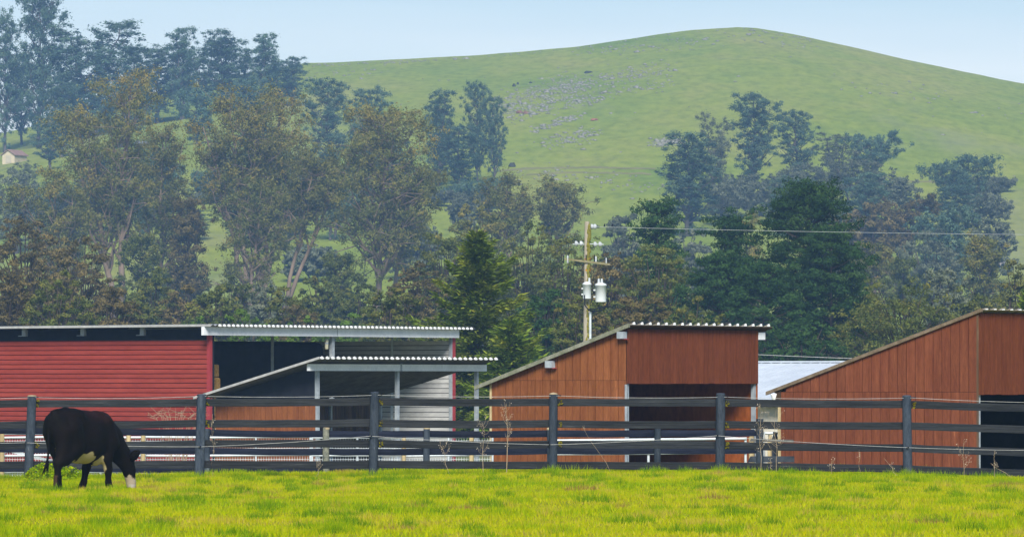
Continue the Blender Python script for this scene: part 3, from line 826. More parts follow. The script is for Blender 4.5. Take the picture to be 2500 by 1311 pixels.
# ------------------------------------------------------------------ cow
def make_cow():
    # round cones in cow space: x forward, y left, z up. (p0, r0, p1, r1, sideways squash)
    K = []
    def rc_(p0, r0, p1, r1, sy=1.0): K.append((np.array(p0, float), r0, np.array(p1, float), r1, sy))
    rc_((-.10, 0, .97), .235, (.28, 0, .95), .275, .98)
    rc_((.25, 0, .84), .355, (.62, 0, .80), .375, .84)
    rc_((.62, 0, .80), .375, (.95, 0, .83), .335, .82)
    rc_((.95, 0, .82), .32, (1.16, 0, .80), .25, .80)
    for s in (-1, 1):
        rc_((.27, s * .17, 1.12), .09, (.0, s * .10, 1.08), .10)
        rc_((-.22, s * .09, 1.04), .075, (-.12, s * .12, .9), .14)
        rc_((1.0, s * .17, .98), .13, (1.12, s * .19, .72), .14)
    rc_((-.22, 0, 1.15), .055, (.1, 0, 1.17), .07)
    rc_((.1, 0, 1.14), .08, (.92, 0, 1.07), .09)
    rc_((.9, 0, 1.09), .09, (1.12, 0, 1.03), .11)
    rc_((1.14, 0, .58), .155, (.92, 0, .50), .12, .9)          # brisket
    rc_((1.10, -.01, .90), .26, (1.34, -.04, .73), .225, .66)   # neck
    rc_((1.34, -.04, .73), .225, (1.58, -.09, .52), .155, .70)
    rc_((1.22, -.02, .70), .15, (1.50, -.08, .46), .10, .45)       # dewlap
    rc_((1.58, -.09, .50), .135, (1.66, -.11, .42), .125, .88)      # poll
    rc_((1.64, -.11, .40), .125, (1.70, -.13, .26), .10, .82)
    rc_((1.69, -.13, .26), .095, (1.73, -.14, .10), .072, .9)
    rc_((1.73, -.14, .11), .074, (1.735, -.14, .06), .066, 1.05)
    rc_((1.70, -.04, .33), .03, (1.71, -.05, .31), .03)
    rc_((1.70, -.21, .33), .03, (1.71, -.205, .31), .03)
    def leg(pts):
        for (p, r), (q, t) in zip(pts[:-1], pts[1:]): rc_(p, r, q, t)
    leg([((1.02, .16, .72), .15), ((.95, .15, .54), .105), ((.84, .14, .34), .062), ((.77, .13, .14), .043), ((.72, .13, .07), .045), ((.715, .13, .015), .056)])
    leg([((1.04, -.16, .72), .15), ((1.02, -.16, .52), .10), ((1.08, -.15, .33), .062), ((1.10, -.14, .13), .042), ((1.12, -.14, .06), .044), ((1.14, -.14, .015), .055)])
    leg([((.05, -.15, .92), .21), ((.14, -.18, .66), .15), ((-.08, -.15, .50), .10), ((-.26, -.13, .42), .064), ((-.275, -.12, .2), .043), ((-.28, -.12, .10), .047), ((-.25, -.12, .015), .057)])
    leg([((-.10, -.12, .88), .17), ((-.12, -.13, .66), .12), ((-.22, -.13, .47), .065)])
    leg([((.08, .15, .92), .21), ((.28, .18, .66), .15), ((.16, .15, .52), .10), ((.05, .13, .42), .064), ((.06, .12, .2), .043), ((.065, .12, .10), .047), ((.10, .12, .015), .057)])
    leg([((-.08, .12, .88), .17), ((-.02, .13, .66), .12), ((.08, .13, .47), .065)])
    rc_((.18, 0, .60), .13, (.40, 0, .52), .10, 1.1)             # udder and navel
    # union of the cones, remeshed, then pulled onto the blended surface
    bm = bmesh.new()
    for p0, r0, p1, r1, sy in K:
        n = max(2, int(np.linalg.norm(p1 - p0) / .05) + 1)
        for t in np.linspace(0, 1, n):
            c = p0 + (p1 - p0) * t; r = r0 + (r1 - r0) * t
            bmesh.ops.create_icosphere(bm, subdivisions=2, radius=1.0, matrix=Matrix.Translation(c) @ Matrix.Diagonal((r, r * sy, r, 1)))
    me = bpy.data.meshes.new('cow_raw'); bm.to_mesh(me); bm.free()
    ob = bpy.data.objects.new('cow_raw', me); COL.objects.link(ob)
    rm = ob.modifiers.new('r', 'REMESH'); rm.mode = 'VOXEL'; rm.voxel_size = .019; rm.adaptivity = 0
    dg = bpy.context.evaluated_depsgraph_get()
    res = bpy.data.meshes.new_from_object(ob.evaluated_get(dg))
    bpy.data.objects.remove(ob); bpy.data.meshes.remove(me)
    v = np.empty(len(res.vertices) * 3, np.float32); res.vertices.foreach_get('co', v); v = v.reshape(-1, 3).astype(float)
    def sdf(p):
        acc = np.zeros(len(p)); kk = .022
        for p0, r0, p1, r1, sy in K:
            q = p - p0; q = q * np.array([1, 1 / sy, 1]); d = p1 - p0; d = d * np.array([1, 1 / sy, 1])
            L2 = max((d @ d), 1e-9)
            t = np.clip(q @ d / L2, 0, 1)
            ds = np.linalg.norm(q - t[:, None] * d, axis=1) - (r0 + (r1 - r0) * t)
            acc += np.exp(-np.clip(ds * (0.5 + 0.5 * sy), -.4, 1) / kk)
        return -kk * np.log(acc + 1e-30)
    for it in range(4):
        f0 = sdf(v); e = 1e-3
        g = np.stack([sdf(v + np.eye(3)[i] * e) - f0 for i in range(3)], 1) / e
        n2 = np.maximum((g * g).sum(1), .2)
        v = v - g * np.clip(f0 / n2, -.03, .03)[:, None]
    v[:, 2] = np.maximum(v[:, 2], -.02)
    res.vertices.foreach_set('co', v.astype(np.float32).ravel())
    res.polygons.foreach_set('use_smooth', np.ones(len(res.polygons), bool))
    # coat markings: 0 black, 1 cream, 2 white face, 3 hoof
    x, y, z = v.T
    jag = .03 * np.sin(x * 31 + y * 17) + .025 * np.sin(z * 41 + x * 23)
    def ell(c, r): return ((x - c[0]) / r[0]) ** 2 + ((y - c[1]) / r[1]) ** 2 + ((z - c[2]) / r[2]) ** 2 + jag * 6 < 1
    cream = ell((.47, -.10, .48), (.20, .20, .145)) | ell((.99, -.05, .46), (.16, .16, .17)) | ell((-.0, 0, .60), (.16, .05, .13)) | ell((.22, 0, .5), (.12, .09, .12))
    face = (x > 1.60) & (z < .25 + .9 * (y + .16) + jag)
    sock = (z < .24 + jag) & (x < -.1) & (y > -.16) & (x < -.25)
    hoof = (z < .045)
    pal = np.zeros((len(v), 4), np.float32); pal[:, 3] = 1
    nz = .5 + .5 * np.sin(x * 9 + 3 * np.sin(z * 5)) * np.sin(z * 11 + y * 6)
    pal[:, :3] = np.array([.0030, .0024, .0024]) + nz[:, None] * np.array([.003, .001, .0006])
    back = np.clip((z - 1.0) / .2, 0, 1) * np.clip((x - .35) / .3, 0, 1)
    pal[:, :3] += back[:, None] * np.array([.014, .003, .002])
    pal[cream, :3] = (.46, .38, .21); pal[sock, :3] = (.045, .026, .016)
    pal[face, :3] = (.34, .28, .21); pal[hoof, :3] = (.03, .022, .018)
    muz = (x > 1.6) & (z < .09) & (y < -.16)
    pal[muz, :3] = (.44, .40, .37)
    a = res.color_attributes.new('coat', 'FLOAT_COLOR', 'POINT'); a.data.foreach_set('color', pal.ravel())
    res.name = 'body'
    return res
coat = bpy.data.materials.new('black_and_cream_coat'); coat.use_nodes = True
p = coat.node_tree.nodes['Principled BSDF']; p.inputs['Roughness'].default_value = .75; p.inputs['Specular IOR Level'].default_value = .08
at = coat.node_tree.nodes.new('ShaderNodeAttribute'); at.attribute_name = 'coat'
coat.node_tree.links.new(at.outputs['Color'], p.inputs['Base Color'])
fz = coat.node_tree.nodes.new('ShaderNodeTexNoise'); fz.inputs['Scale'].default_value = 60
bp = coat.node_tree.nodes.new('ShaderNodeBump'); bp.inputs['Strength'].default_value = .35; bp.inputs['Distance'].default_value = .01
coat.node_tree.links.new(fz.outputs['Fac'], bp.inputs['Height']); coat.node_tree.links.new(bp.outputs[0], p.inputs['Normal'])
M_COWBLACK = mat('black_cow_hair', (.003, .0025, .0025), (.007, .005, .0045), 30, .8, spec=.08)
KD = 88.0
kx = WX(151, KD); kg = gz(kx, KD)
cow = empty('cow', (kx, KD, kg - .015), 'black cow with cream belly patches and white muzzle grazing by the fence', 'cow')
cow.rotation_euler = (0, 0, R(57)); cow.scale = (.93, .89, 1.04)
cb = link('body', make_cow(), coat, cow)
def ear(base, tip, w, nm='ear'):
    base = Vector(base); tip = Vector(tip); ax = tip - base
    side = ax.cross(Vector((1, 0, 0.3))).normalized(); nrm = side.cross(ax).normalized()
    v = []; prof_ = [(0, .35), (.2, .8), (.45, 1.0), (.7, .8), (.88, .45), (1.0, .05)]
    for t, k in prof_:
        c = base + ax * t
        v += [c - side * w * k, c + nrm * w * .45 * k, c + side * w * k, c - nrm * w * .25 * k]
    f = []
    for i in range(len(prof_) - 1):
        for q in range(4):
            f.append((i * 4 + q, i * 4 + (q + 1) % 4, i * 4 + 4 + (q + 1) % 4, i * 4 + 4 + q))
    f += [(0, 3, 2, 1), tuple(len(v) - 4 + q for q in range(4))]
    MB().add(v, f, True).build(nm, M_COWBLACK, cow)
ear((1.60, -.20, .46), (1.60, -.44, .60), .075)
ear((1.60, .02, .47), (1.60, .20, .52), .055)
MB().tube([(-.24, .0, 1.15), (-.30, .01, 1.08), (-.32, .02, .9), (-.31, .03, .65), (-.30, .06, .48)], [.03, .028, .022, .02, .018], 8).build('tail', M_COWBLACK, cow)
m = MB()
for k in range(12):
    a = rf.uniform(-.05, .05); b = rf.uniform(-.05, .03)
    m.tube([(-.30, .06, .52), (-.30 + a * .5, .08 + b * .5, .4), (-.31 + a, .12 + b, .27 + rf.uniform(-.05, .04))], [.014, .010, .002], 5)
m.build('tail_switch', M_COWBLACK, cow)
for y in (-.215, -.03):
    MB().lathe((1.725, y, .315), [(.004, 0), (.014, .006), (.014, .016), (.004, .02)], 8).build('eye', mat('dark_glossy_eye', (.01, .008, .007), (.01, .008, .007), 3, .15, spec=.6), cow)

# ------------------------------------------------------------------ utility pole
PD = 250.0
u = empty('utility_pole', (WX(1432, PD), PD, gz(WX(1432, PD), PD)), 'wooden utility pole with white insulators and two transformer cans', 'utility pole')
def putU(nm, mb, m, par=None):
    o = mb.build(nm, m, par or u); shift(o.data, u.location); return o
M_POLE = mat('weathered_pole_wood', (.30, .26, .19), (.42, .37, .28), 3, .9, (1, 1, .15), fine=.15)
M_MOSS = mat('yellow_green_moss', (.15, .14, .02), (.25, .22, .03), 6, .95, c3=(.30, .18, .03))
M_ORANGE = mat('orange_lichen', (.40, .16, .01), (.5, .26, .02), 9, .95)
M_PORC = mat('grey_white_porcelain', (.38, .41, .43), (.52, .55, .56), 4, .35, rnd=.1)
M_CAN = mat('white_transformer_paint', (.56, .60, .61), (.66, .69, .69), 3, .45, rnd=.05)
pz0 = gz(WX(1432, PD), PD); s_ = PD / FPX
pb = Vector((WX(1431, PD), PD, 0))
putU('shaft', MB().tube([(pb.x - .03, PD, pz0 - .3), (pb.x + .02, PD, WZ(800, PD)), (pb.x + .04, PD, WZ(541, PD))], [.16, .145, .105], 16), M_POLE)
# moss growing along the right flank
m = MB()
for y0, y1 in ((556, 592), (600, 640), (650, 706), (742, 850)):
    for q in range(14):
        y = y0 + (y1 - y0) * (q + rf.random()) / 14
        c = W(1439 - (y - 541) * .016 + rf.uniform(-3, 1.5), y, PD - .10)
        m.lathe(c - Vector((0, .0, .05)), [(.01, 0), (rf.uniform(.05, .08), .05), (.05, .2), (.01, .26)], 6)
putU('moss', m, M_MOSS)
for y in (631, 658):
    putU('lichen_band', MB().lathe(W(1434, y + 5, PD), [(.125, 0), (.142, .04), (.135, .1), (.115, .15)], 12), M_ORANGE)
putU('conduit', MB().tube([W(1441, 960, PD - .12), W(1441, 762, PD - .12)], .055, 8), M_GALV)
putU('crossarm', MB().bar(W(1378, 632, PD - .1), W(1489, 646, PD - .2), .09, .085), mat('mossy_crossarm', (.16, .14, .06), (.28, .25, .14), 4, .9, c3=(.30, .27, .03)))
for a, b, yy in ((1408, 1420, 595), (1454, 1466, 597)):
    r_ = putU('insulator_rod', MB().tube([W(1398 if a < 1430 else 1436, 596, PD), W(1430 if a < 1430 else 1474, 597, PD)], .018, 6), M_GALV)
    for px in (a, b):
        c = W(px, yy, PD)
        m = MB(); pts = []; v = []; f = []
        m.tube([c + Vector((-.09, 0, 0)), c + Vector((-.07, 0, 0)), c + Vector((.01, 0, 0)), c + Vector((.08, 0, 0))], [.02, .12, .115, .03], 12)
        putU('disc_insulator', m, M_PORC, r_)
r_ = putU('insulator_rod', MB().tube([W(1438, 553, PD), W(1456, 554, PD)], .02, 6), M_GALV)
for px in (1446, 1453):
    c = W(px, 553.5, PD)
    putU('disc_insulator', MB().tube([c + Vector((-.08, 0, 0)), c + Vector((-.05, 0, 0)), c + Vector((.03, 0, 0)), c + Vector((.07, 0, 0))], [.02, .115, .11, .03], 12), M_PORC, r_)
for px, y, m_, r in ((1386, 640, M_PORC, .045), (1376, 640, M_BLACK, .03), (1455, 642, M_PORC, .045), (1451, 638, M_BLACK, .03), (1480, 646, M_PORC, .035), (1431, 638, M_BLACK, .03)):
    c = W(px, y, PD - .12)
    putU('cutout_fuse', MB().lathe(c, [(r * .6, -.05), (r, 0), (r * .7, .06), (r, .12), (r * .7, .18), (r * .9, .24), (r * .3, .3)], 10), m_)
for px, ytop, ybot, r, nb, dd in ((1433, 694, 729, .185, 1, -.32), (1466.5, 696, 737, .245, 2, -.1)):
    c = W(px, ybot, PD + dd); h = (ybot - ytop) * s_
    t = putU('transformer', MB().lathe(c, [(r * .97, 0), (r * .97, .03), (r * .96, h * .93), (r * 1.06, h * .94), (r * 1.06, h)], 20), M_CAN)
    putU('lid', MB().lathe(c, [(r * 1.08, h + .001), (r * 1.0, h + .04), (r * .5, h + .1), (.01, h + .115)], 20), M_CAN, t)
    for q in range(nb):
        bx = r * (.55 if nb == 1 else (-.35, .2)[q])
        putU('bushing', MB().lathe(c + Vector((bx, -.02, h + .03)), [(.05, 0), (.06, .05), (.045, .08), (.06, .14), (.04, .17), (.05, .22), (.02, .25)], 10), M_PORC, t)
    putU('bracket', MB().bar(c + Vector((-r * 1.3, 0, h * .7)), c + Vector((-r * .9, 0, h * .7)), .1, .06), M_CAN, t)
    putU('bracket', MB().bar(c + Vector((-r * 1.3, 0, h * .3)), c + Vector((-r * .9, 0, h * .3)), .1, .06), M_CAN, t)
putU('cable', MB().tube([W(1427, 720, PD - .5), W(1428, 745, PD - .45), W(1437, 757, PD - .35), W(1450, 760, PD - .2), W(1472, 757, PD), W(1484, 745, PD), W(1483, 715, PD)], .025, 6), M_BLACK)
putU('cable', MB().tube([W(1437, 755, PD - .4), W(1455, 754, PD - .25), W(1478, 750, PD), W(1486, 735, PD + .05), W(1484, 708, PD + .05)], .025, 6), M_BLACK)
pl = [W(1456, 554, PD), W(2620, 574, 262)]
n = 24
pts = [pl[0].lerp(pl[1], t / n) - Vector((0, 0, 4 * .05 * (t / n) * (1 - t / n))) for t in range(n + 1)]
tag(MB().tube(pts, .009, 6).build('power_line', mat('bright_cable', (.36, .38, .38), (.45, .47, .47), 3, .5)), 'power line stretched from the pole top to the right', 'cable')
for px in (1476, 1495):
    c = W(px, 553 - .5, PD)
    tag(MB().tube([c + Vector((-.01, 0, -.02)), c + Vector((0, 0, .06)), c + Vector((.02, 0, .12))], [.03, .035, .008], 7).build('line_clamp', M_BLACK), 'black clip on the power line ' + ('nearer to the pole' if px < 1480 else 'farther from the pole'), 'clip')
pts = [W(1700 + 470 * t / 12, 858 + 20 * t / 12, 205) - Vector((0, 0, .02 * math.sin(math.pi * t / 12))) for t in range(13)]
tag(MB().tube(pts, .010, 6).build('service_cable', M_WIRE), 'thin grey cable passing just above the pale barn roof', 'cable')

# ------------------------------------------------------------------ dry weeds along the fence
M_DRY = mat('dry_weed_stalk', (.34, .26, .17), (.48, .38, .26), 10, .95)
def dry_weed(px, ybot, ytop, d, spread, nb, lab, r0=.007, lean=0.0, rr=None, name='dry_weed'):
    rr = random.Random(px)
    x = WX(px, d); g = WZ(ybot, d)
    g = min(g, gz(x, d) + .05)
    H = WZ(ytop, d) - g
    e = empty(name, (x, d, g), lab, 'weed', 'dry weeds along the fence')
    main = [Vector((lean * H * t + rr.uniform(-.03, .03) * (1 if t else 0), 0, H * t)) for t in (0, .2, .4, .6, .8, 1)]
    m = MB().tube(main, [r0, r0 * .9, r0 * .8, r0 * .65, r0 * .5, .002], 5)
    heads = MB()
    for k in range(nb):
        t = rr.uniform(.25, .95); i = int(t * 5); c = main[i].lerp(main[i + 1], t * 5 - i)
        a = rr.choice((-1, 1)) * rr.uniform(.1, 1) * spread * (1.15 - .5 * t); up = rr.uniform(-.1, 1.6) * abs(a) + rr.uniform(.0, .1)
        q = c + Vector((a, rr.uniform(-.1, .1), up))
        mid = c.lerp(q, .5) + Vector((a * .1, 0, -.02))
        m.tube([c, mid, q], [r0 * .36, r0 * .28, .0014], 4)
        for j in range(2):
            s = c.lerp(q, rr.uniform(.35, .9)); m.tube([s, s + Vector((rr.uniform(-.5, .5) * spread * .5, rr.uniform(-.05, .05), rr.uniform(.02, .08)))], [r0 * .22, .0012], 4)
        for j in range(rr.randint(1, 3)):
            s = q + Vector((rr.uniform(-.035, .035), rr.uniform(-.03, .03), rr.uniform(-.04, .04)))
            rad = rr.uniform(.004, .0095)
            heads.lathe(s, [(.001, -rad), (rad, 0), (.001, rad)], 5)
    m.build('stem', M_DRY, e); heads.build('seed_heads', mat('pale_seed_head', (.50, .42, .34), (.62, .55, .47), 9, .95), e)
dry_weed(1236, 1160, 985, 99.2, .13, 18, 'tall bushy dry weed before the brown shelter\'s left end', 0.0072)
dry_weed(1180, 1162, 1030, 99.2, .16, 14, 'dry weed left of the tallest bushy weed by the brown shelter', 0.0052)
dry_weed(1098, 1162, 1085, 99.0, .14, 8, 'low dry weed before the shorter fence post with a pale top', 0.0039, -.3)
dry_weed(1857, 1150, 985, 99.2, .13, 18, 'dry weed rising in front of the gap between the brown buildings', 0.0052)
dry_weed(1895, 1150, 1002, 99.2, .22, 16, 'dry weed spreading before the brick-red shelter\'s left corner', 0.0046)
dry_weed(1881, 1152, 1122, 98.8, .03, 2, 'short bare stub of weed between two taller dry weeds', 0.0052)
dry_weed(2100, 1160, 1105, 98.6, .05, 3, 'single thin dry stalk left of the rightmost round post', 0.0033)
dry_weed(2190, 1158, 1118, 98.4, .03, 2, 'pale stalk leaning against the rightmost round post', 0.0039, -.75)
dry_weed(2352, 1168, 1080, 98.8, .13, 10, 'dry weed before the brick-red shelter\'s opening', 0.0039)
dry_weed(2430, 1172, 1105, 98.6, .02, 1, 'single upright brown stalk near the right edge', 0.0046)
dry_weed(2495, 1188, 1130, 98.2, .04, 3, 'long pale stalk leaning left at the right edge', 0.0039, -1.3)
dry_weed(2030, 1162, 1128, 98.8, .08, 6, 'low seedy dry weed at the brick-red shelter\'s foot', 0.0033)
dry_weed(1490, 1150, 1040, 99.0, .02, 1, 'thin leaning stalk before the brown shelter\'s corner', 0.0026, -.65)
dry_weed(770, 1166, 1118, 98.8, .06, 5, 'reddish dry tuft at the foot of the open shelter', 0.0039, .4)
dry_weed(520, 1160, 1010, 99.3, .05, 8, 'dry vine climbing beside the second near post', 0.0039)
# pale twiggy bush behind the fence near the red barn
def twig_bush(px, ybot, d, w, h, n, lab):
    rr = random.Random(5); x = WX(px, d); g = gz(x, d)
    e = empty('bare_bush', (x, d, g), lab, 'bush')
    m = MB(); z0 = WZ(ybot, d) - g
    for k in range(n):
        a = rr.uniform(-1, 1); b = rr.uniform(-.4, .4); hh = h * rr.uniform(.5, 1)
        p1 = Vector((a * w * .4, b * .3, z0 * .5)); p2 = Vector((a * w * .8, b * .5, z0 + hh * .3)); p3 = Vector((a * w * 1.2, b, z0 + hh * (1 - .5 * abs(a))))
        m.tube([(a * .05, 0, 0), p1, p2, p3], [.008, .006, .0045, .0015], 4)
        for q in range(2):
            t = p2.lerp(p3, rr.random()); m.tube([t, t + Vector((rr.uniform(-.2, .2), 0, rr.uniform(.0, .16)))], [.004, .0015], 4)
    m.build('twigs', mat('pale_twig', (.30, .22, .15), (.42, .33, .23), 8, .9), e)
twig_bush(430, 1030, 114.0, .55, .34, 22, 'bare straw-coloured twiggy bush against the red barn wall')

# ------------------------------------------------------------------ grass blades on the pasture
rg = np.random.RandomState(11)
def blades(x, y, h, w, lean, tint):
    n = len(x); z = ground(x, y)
    a = rg.uniform(0, 2 * np.pi, n); la = rg.uniform(0, 2 * np.pi, n)
    # the blade's flat side varies; both base corners sit on the soil
    bx, by = np.cos(a) * w / 2, np.sin(a) * w / 2
    tx, ty = np.cos(la) * lean * h, np.sin(la) * lean * h
    v = np.empty((n, 3, 3))
    v[:, 0] = np.stack([x - bx, y - by, z - .01], 1); v[:, 1] = np.stack([x + bx, y + by, z - .01], 1)
    v[:, 2] = np.stack([x + tx, y + ty, z + h * np.sqrt(np.clip(1 - .6 * lean ** 2, .2, 1))], 1)
    return v.reshape(-1, 3), np.repeat(tint, 3)
NB = 280000
d = np.sqrt(rg.uniform(57.0 ** 2, 104.6 ** 2, NB)); x = rg.uniform(-1, 1, NB) * (d * .0995 + .3)
n1 = wob(x, d * .45, 2.2, 5); n2 = wob(x, d * .5, .7, 6); n3 = wob(x, d * .6, 6.0, 7)
h = .035 + .028 * rg.rand(NB) + .022 * np.clip(n1 + n2 * .7, 0, 2) * rg.uniform(.5, 1, NB)
h *= np.clip(1.0 + (d - 96) * .04, 1, 1.3)
tint = np.clip(.53 - .13 * n1 - .10 * n2 - .08 * n3 + rg.normal(0, .13, NB), 0.02, .95)
v0, t0 = blades(x, d, h, rg.uniform(.010, .019, NB), rg.uniform(.2, 1.0, NB), tint)
vs, ts = [v0], [t0]
# separate tufts: dark green clumps, straw tussocks, taller fringe along the fence
for k in range(420):
    cd = math.sqrt(rg.uniform(58 ** 2, 104 ** 2)); cx = rg.uniform(-1, 1) * cd * .097
    kind = rg.choice(4, p=[.42, .20, .08, .30])
    r = rg.uniform(.08, .30); n = int(200 * (r / .2) ** 1.2)
    rr_ = r * np.sqrt(rg.rand(n)); aa = rg.uniform(0, 6.283, n)
    xx = cx + rr_ * np.cos(aa); yy = cd + rr_ * np.sin(aa) * 1.6
    hh = rg.uniform(.06, .16, n) * (1 - .5 * rr_ / r) * (1.3 if kind in (0, 3) else .95)
    tt = np.clip({0: .14, 1: .80, 2: .97, 3: .32}[kind] + rg.normal(0, .08, n), 0, 1)
    v1, t1 = blades(xx, yy, hh, rg.uniform(.008, .014, n), rg.uniform(.1, .8, n), tt); vs.append(v1); ts.append(t1)
n = 34000
fx = rg.uniform(-10.4, 10.4, n); fy = rg.choice([99.0, 100.6, 103.2, 104.2], n, p=[.2, .25, .25, .3]) + rg.normal(0, .45, n)
fm = np.clip(.35 + wob(fx, fy, 1.1, 8), 0, 1.5)
v1, t1 = blades(fx, fy, (.04 + .13 * fm * rg.rand(n)), rg.uniform(.008, .014, n), rg.uniform(.1, .7, n), np.clip(.34 + rg.normal(0, .12, n), 0, .8)); vs.append(v1); ts.append(t1)
for px in POST_PX[1:7]:
    n = 420; cx = WX(px, FD)
    xx = cx + rg.normal(0, .13, n); yy = 99.85 + rg.normal(0, .14, n)
    v1, t1 = blades(xx, yy, rg.uniform(.06, .2, n) * np.exp(-((xx - cx) / .25) ** 2), rg.uniform(.008, .013, n), rg.uniform(.1, .6, n), np.clip(.28 + rg.normal(0, .1, n), 0, .9)); vs.append(v1); ts.append(t1)
V = np.concatenate(vs); T = np.concatenate(ts)
M_GRASS = leaf_mat('pasture_grass_blades', [(0.0, (.08, .19, .004)), (.25, (.23, .37, .003)), (.5, (.43, .48, .003)), (.72, (.53, .49, .006)), (.88, (.50, .40, .09)), (1.0, (.26, .16, .045))], .35, 0)
g = link('grass', mesh_np('grass', V, np.arange(len(V)).reshape(-1, 3), T), M_GRASS)
tag(g, 'short bright yellow-green pasture grass', None, None, 'stuff')
# leafy weed clumps behind the cow
def weed_clump(px, d, w, h, n, lab):
    cx = WX(px, d); g0 = gz(cx, d)
    rr_ = np.sqrt(rg.rand(n)); aa = rg.uniform(0, 6.283, n)
    xx = w * rr_ * np.cos(aa); yy = w * .7 * rr_ * np.sin(aa); zz = h * np.sqrt(np.clip(1 - rr_ ** 2, 0.02, 1)) * rg.uniform(.35, 1, n)
    c = np.stack([xx, yy, zz], 1); u1 = rg.normal(0, 1, (n, 3)); u1 /= np.linalg.norm(u1, axis=1)[:, None]
    u2 = np.cross(u1, rg.normal(0, 1, (n, 3))); u2 /= np.linalg.norm(u2, axis=1)[:, None]
    s = rg.uniform(.014, .032, n)[:, None]
    v = np.stack([c - u1 * s, c + u2 * s * .8, c + u1 * s, c - u2 * s * .8], 1).reshape(-1, 3)
    e = empty('weed_clump', (cx, d, g0), lab, 'weed')
    link('leaves', mesh_np('leaves', v, np.arange(4 * n).reshape(-1, 4), np.repeat(np.clip(.3 + rg.normal(0, .12, n), 0, 1), 4)), M_GRASS, e)
weed_clump(118, 98.6, .42, .34, 1100, 'bright green leafy weed clump at the foot of the leftmost post')
weed_clump(165, 99.2, .38, .26, 900, 'low bright green leafy weed clump behind the cow\'s hind legs')
# ------------------------------------------------------------------ trees
LM = {
 'euc': leaf_mat('eucalyptus_leaves', [(0, (0.0506, 0.0627, 0.0180)), (.4, (0.1298, 0.1411, 0.0380)), (.75, (0.2090, 0.1848, 0.0450)), (1, (0.2860, 0.2128, 0.0450))], .2),
 'blue': leaf_mat('far_eucalyptus_leaves', [(0, (0.0512, 0.0984, 0.0734)), (.5, (0.1088, 0.1742, 0.1099)), (1, (0.2082, 0.2724, 0.1542))], .2),  # paler and bluer: part of the distance haze is put into the leaf colour
 'brown': leaf_mat('brown_olive_leaves', [(0, (0.0651, 0.0561, 0.0232)), (.5, (0.1531, 0.1233, 0.0492)), (1, (0.2871, 0.2149, 0.0798))], .2),
 'oak': leaf_mat('olive_oak_leaves', [(0, (0.0456, 0.0632, 0.0158)), (.5, (0.1123, 0.1334, 0.0317)), (1, (0.2281, 0.1930, 0.0396))], .2),
 'pine': leaf_mat('dark_pine_needles', [(0, (.017, .042, .011)), (.5, (.036, .078, .020)), (1, (.080, .135, .036))], .12),
 'red': leaf_mat('redwood_sprays', [(0, (0.0614, 0.1157, 0.0151)), (.45, (0.1732, 0.2479, 0.0265)), (.8, (0.3353, 0.3580, 0.0416)), (1, (0.5030, 0.4131, 0.0567))], .2),
 'light': leaf_mat('fresh_green_leaves', [(0, (0.0600, 0.1080, 0.0176)), (.5, (0.1200, 0.2040, 0.0330)), (1, (0.2040, 0.2880, 0.0495))], .3),
 'grey': leaf_mat('grey_green_brush_leaves', [(0, (0.0756, 0.0937, 0.0612)), (.5, (0.1391, 0.1572, 0.0990)), (1, (0.2268, 0.2344, 0.1456))], .2),  # lightened too, so the colour carries some haze of the far brush
}
M_BARK = mat('pale_eucalyptus_bark', (.13, .095, .07), (.27, .20, .15), 1.2, .9, (1, 1, .25), rnd=.15, c3=(.36, .28, .21))
M_BARKD = mat('dark_bark', (.045, .035, .028), (.10, .078, .06), 2, .95, (1, 1, .3), rnd=.15)
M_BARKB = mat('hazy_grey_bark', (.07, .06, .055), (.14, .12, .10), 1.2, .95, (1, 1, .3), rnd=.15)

def leaf_tris(cs, rs, base, per, size, rg, flat=.7, aspect=.42, low=.5, loose=True):
    """clumps of leaf-shaped triangles: centres cs (k,3), radii rs, colour base per clump"""
    cs = np.asarray(cs, float); rs = np.asarray(rs, float); base = np.asarray(base, float)
    n = np.maximum(6, (per * (rs / rs.mean()) ** 2).astype(int))
    idx = np.repeat(np.arange(len(cs)), n); m = len(idx)
    d = rg.normal(0, 1, (m, 3)); d /= np.linalg.norm(d, axis=1)[:, None] + 1e-9
    d[:, 2] = np.where(d[:, 2] < 0, d[:, 2] * low, d[:, 2])
    rad = rs[idx] * (np.clip(np.abs(rg.normal(.55, .42, m)), .05, 1.7) if loose else np.clip(rg.normal(.78, .24, m), .08, 1.35))
    c = cs[idx] + d * rad[:, None] * np.array([1, 1, flat])
    nn = d + rg.normal(0, .45, (m, 3)) + np.array([0, 0, .15]); nn /= np.linalg.norm(nn, axis=1)[:, None] + 1e-9
    u = np.cross(nn, rg.normal(0, 1, (m, 3))); u[:, 2] -= .15; u /= np.linalg.norm(u, axis=1)[:, None] + 1e-9
    w = np.cross(nn, u); w /= np.linalg.norm(w, axis=1)[:, None] + 1e-9
    s = (size * rg.uniform(.55, 1.35, m))[:, None]
    v = np.stack([c - u * s * .5 - w * s * aspect * .5, c - u * s * .3 + w * s * aspect * .5, c + u * s * .5], 1).reshape(-1, 3)
    t = np.clip(base[idx] + rg.normal(0, .10, m), 0, 1)
    return v, np.repeat(t, 3)

def curve(p0, p1, bend, n, rr, jit):
    p0 = Vector(p0); p1 = Vector(p1); out = []
    for i in range(n + 1):
        t = i / n
        p = p0.lerp(p1, t) + bend * (4 * t * (1 - t))
        if 0 < i < n: p += Vector((rr.uniform(-jit, jit), rr.uniform(-jit, jit), rr.uniform(-jit, jit) * .5))
        out.append(p)
    return out
def at_(pts, t):
    k = min(int(t * (len(pts) - 1)), len(pts) - 2); f = t * (len(pts) - 1) - k
    return pts[k].lerp(pts[k + 1], f)

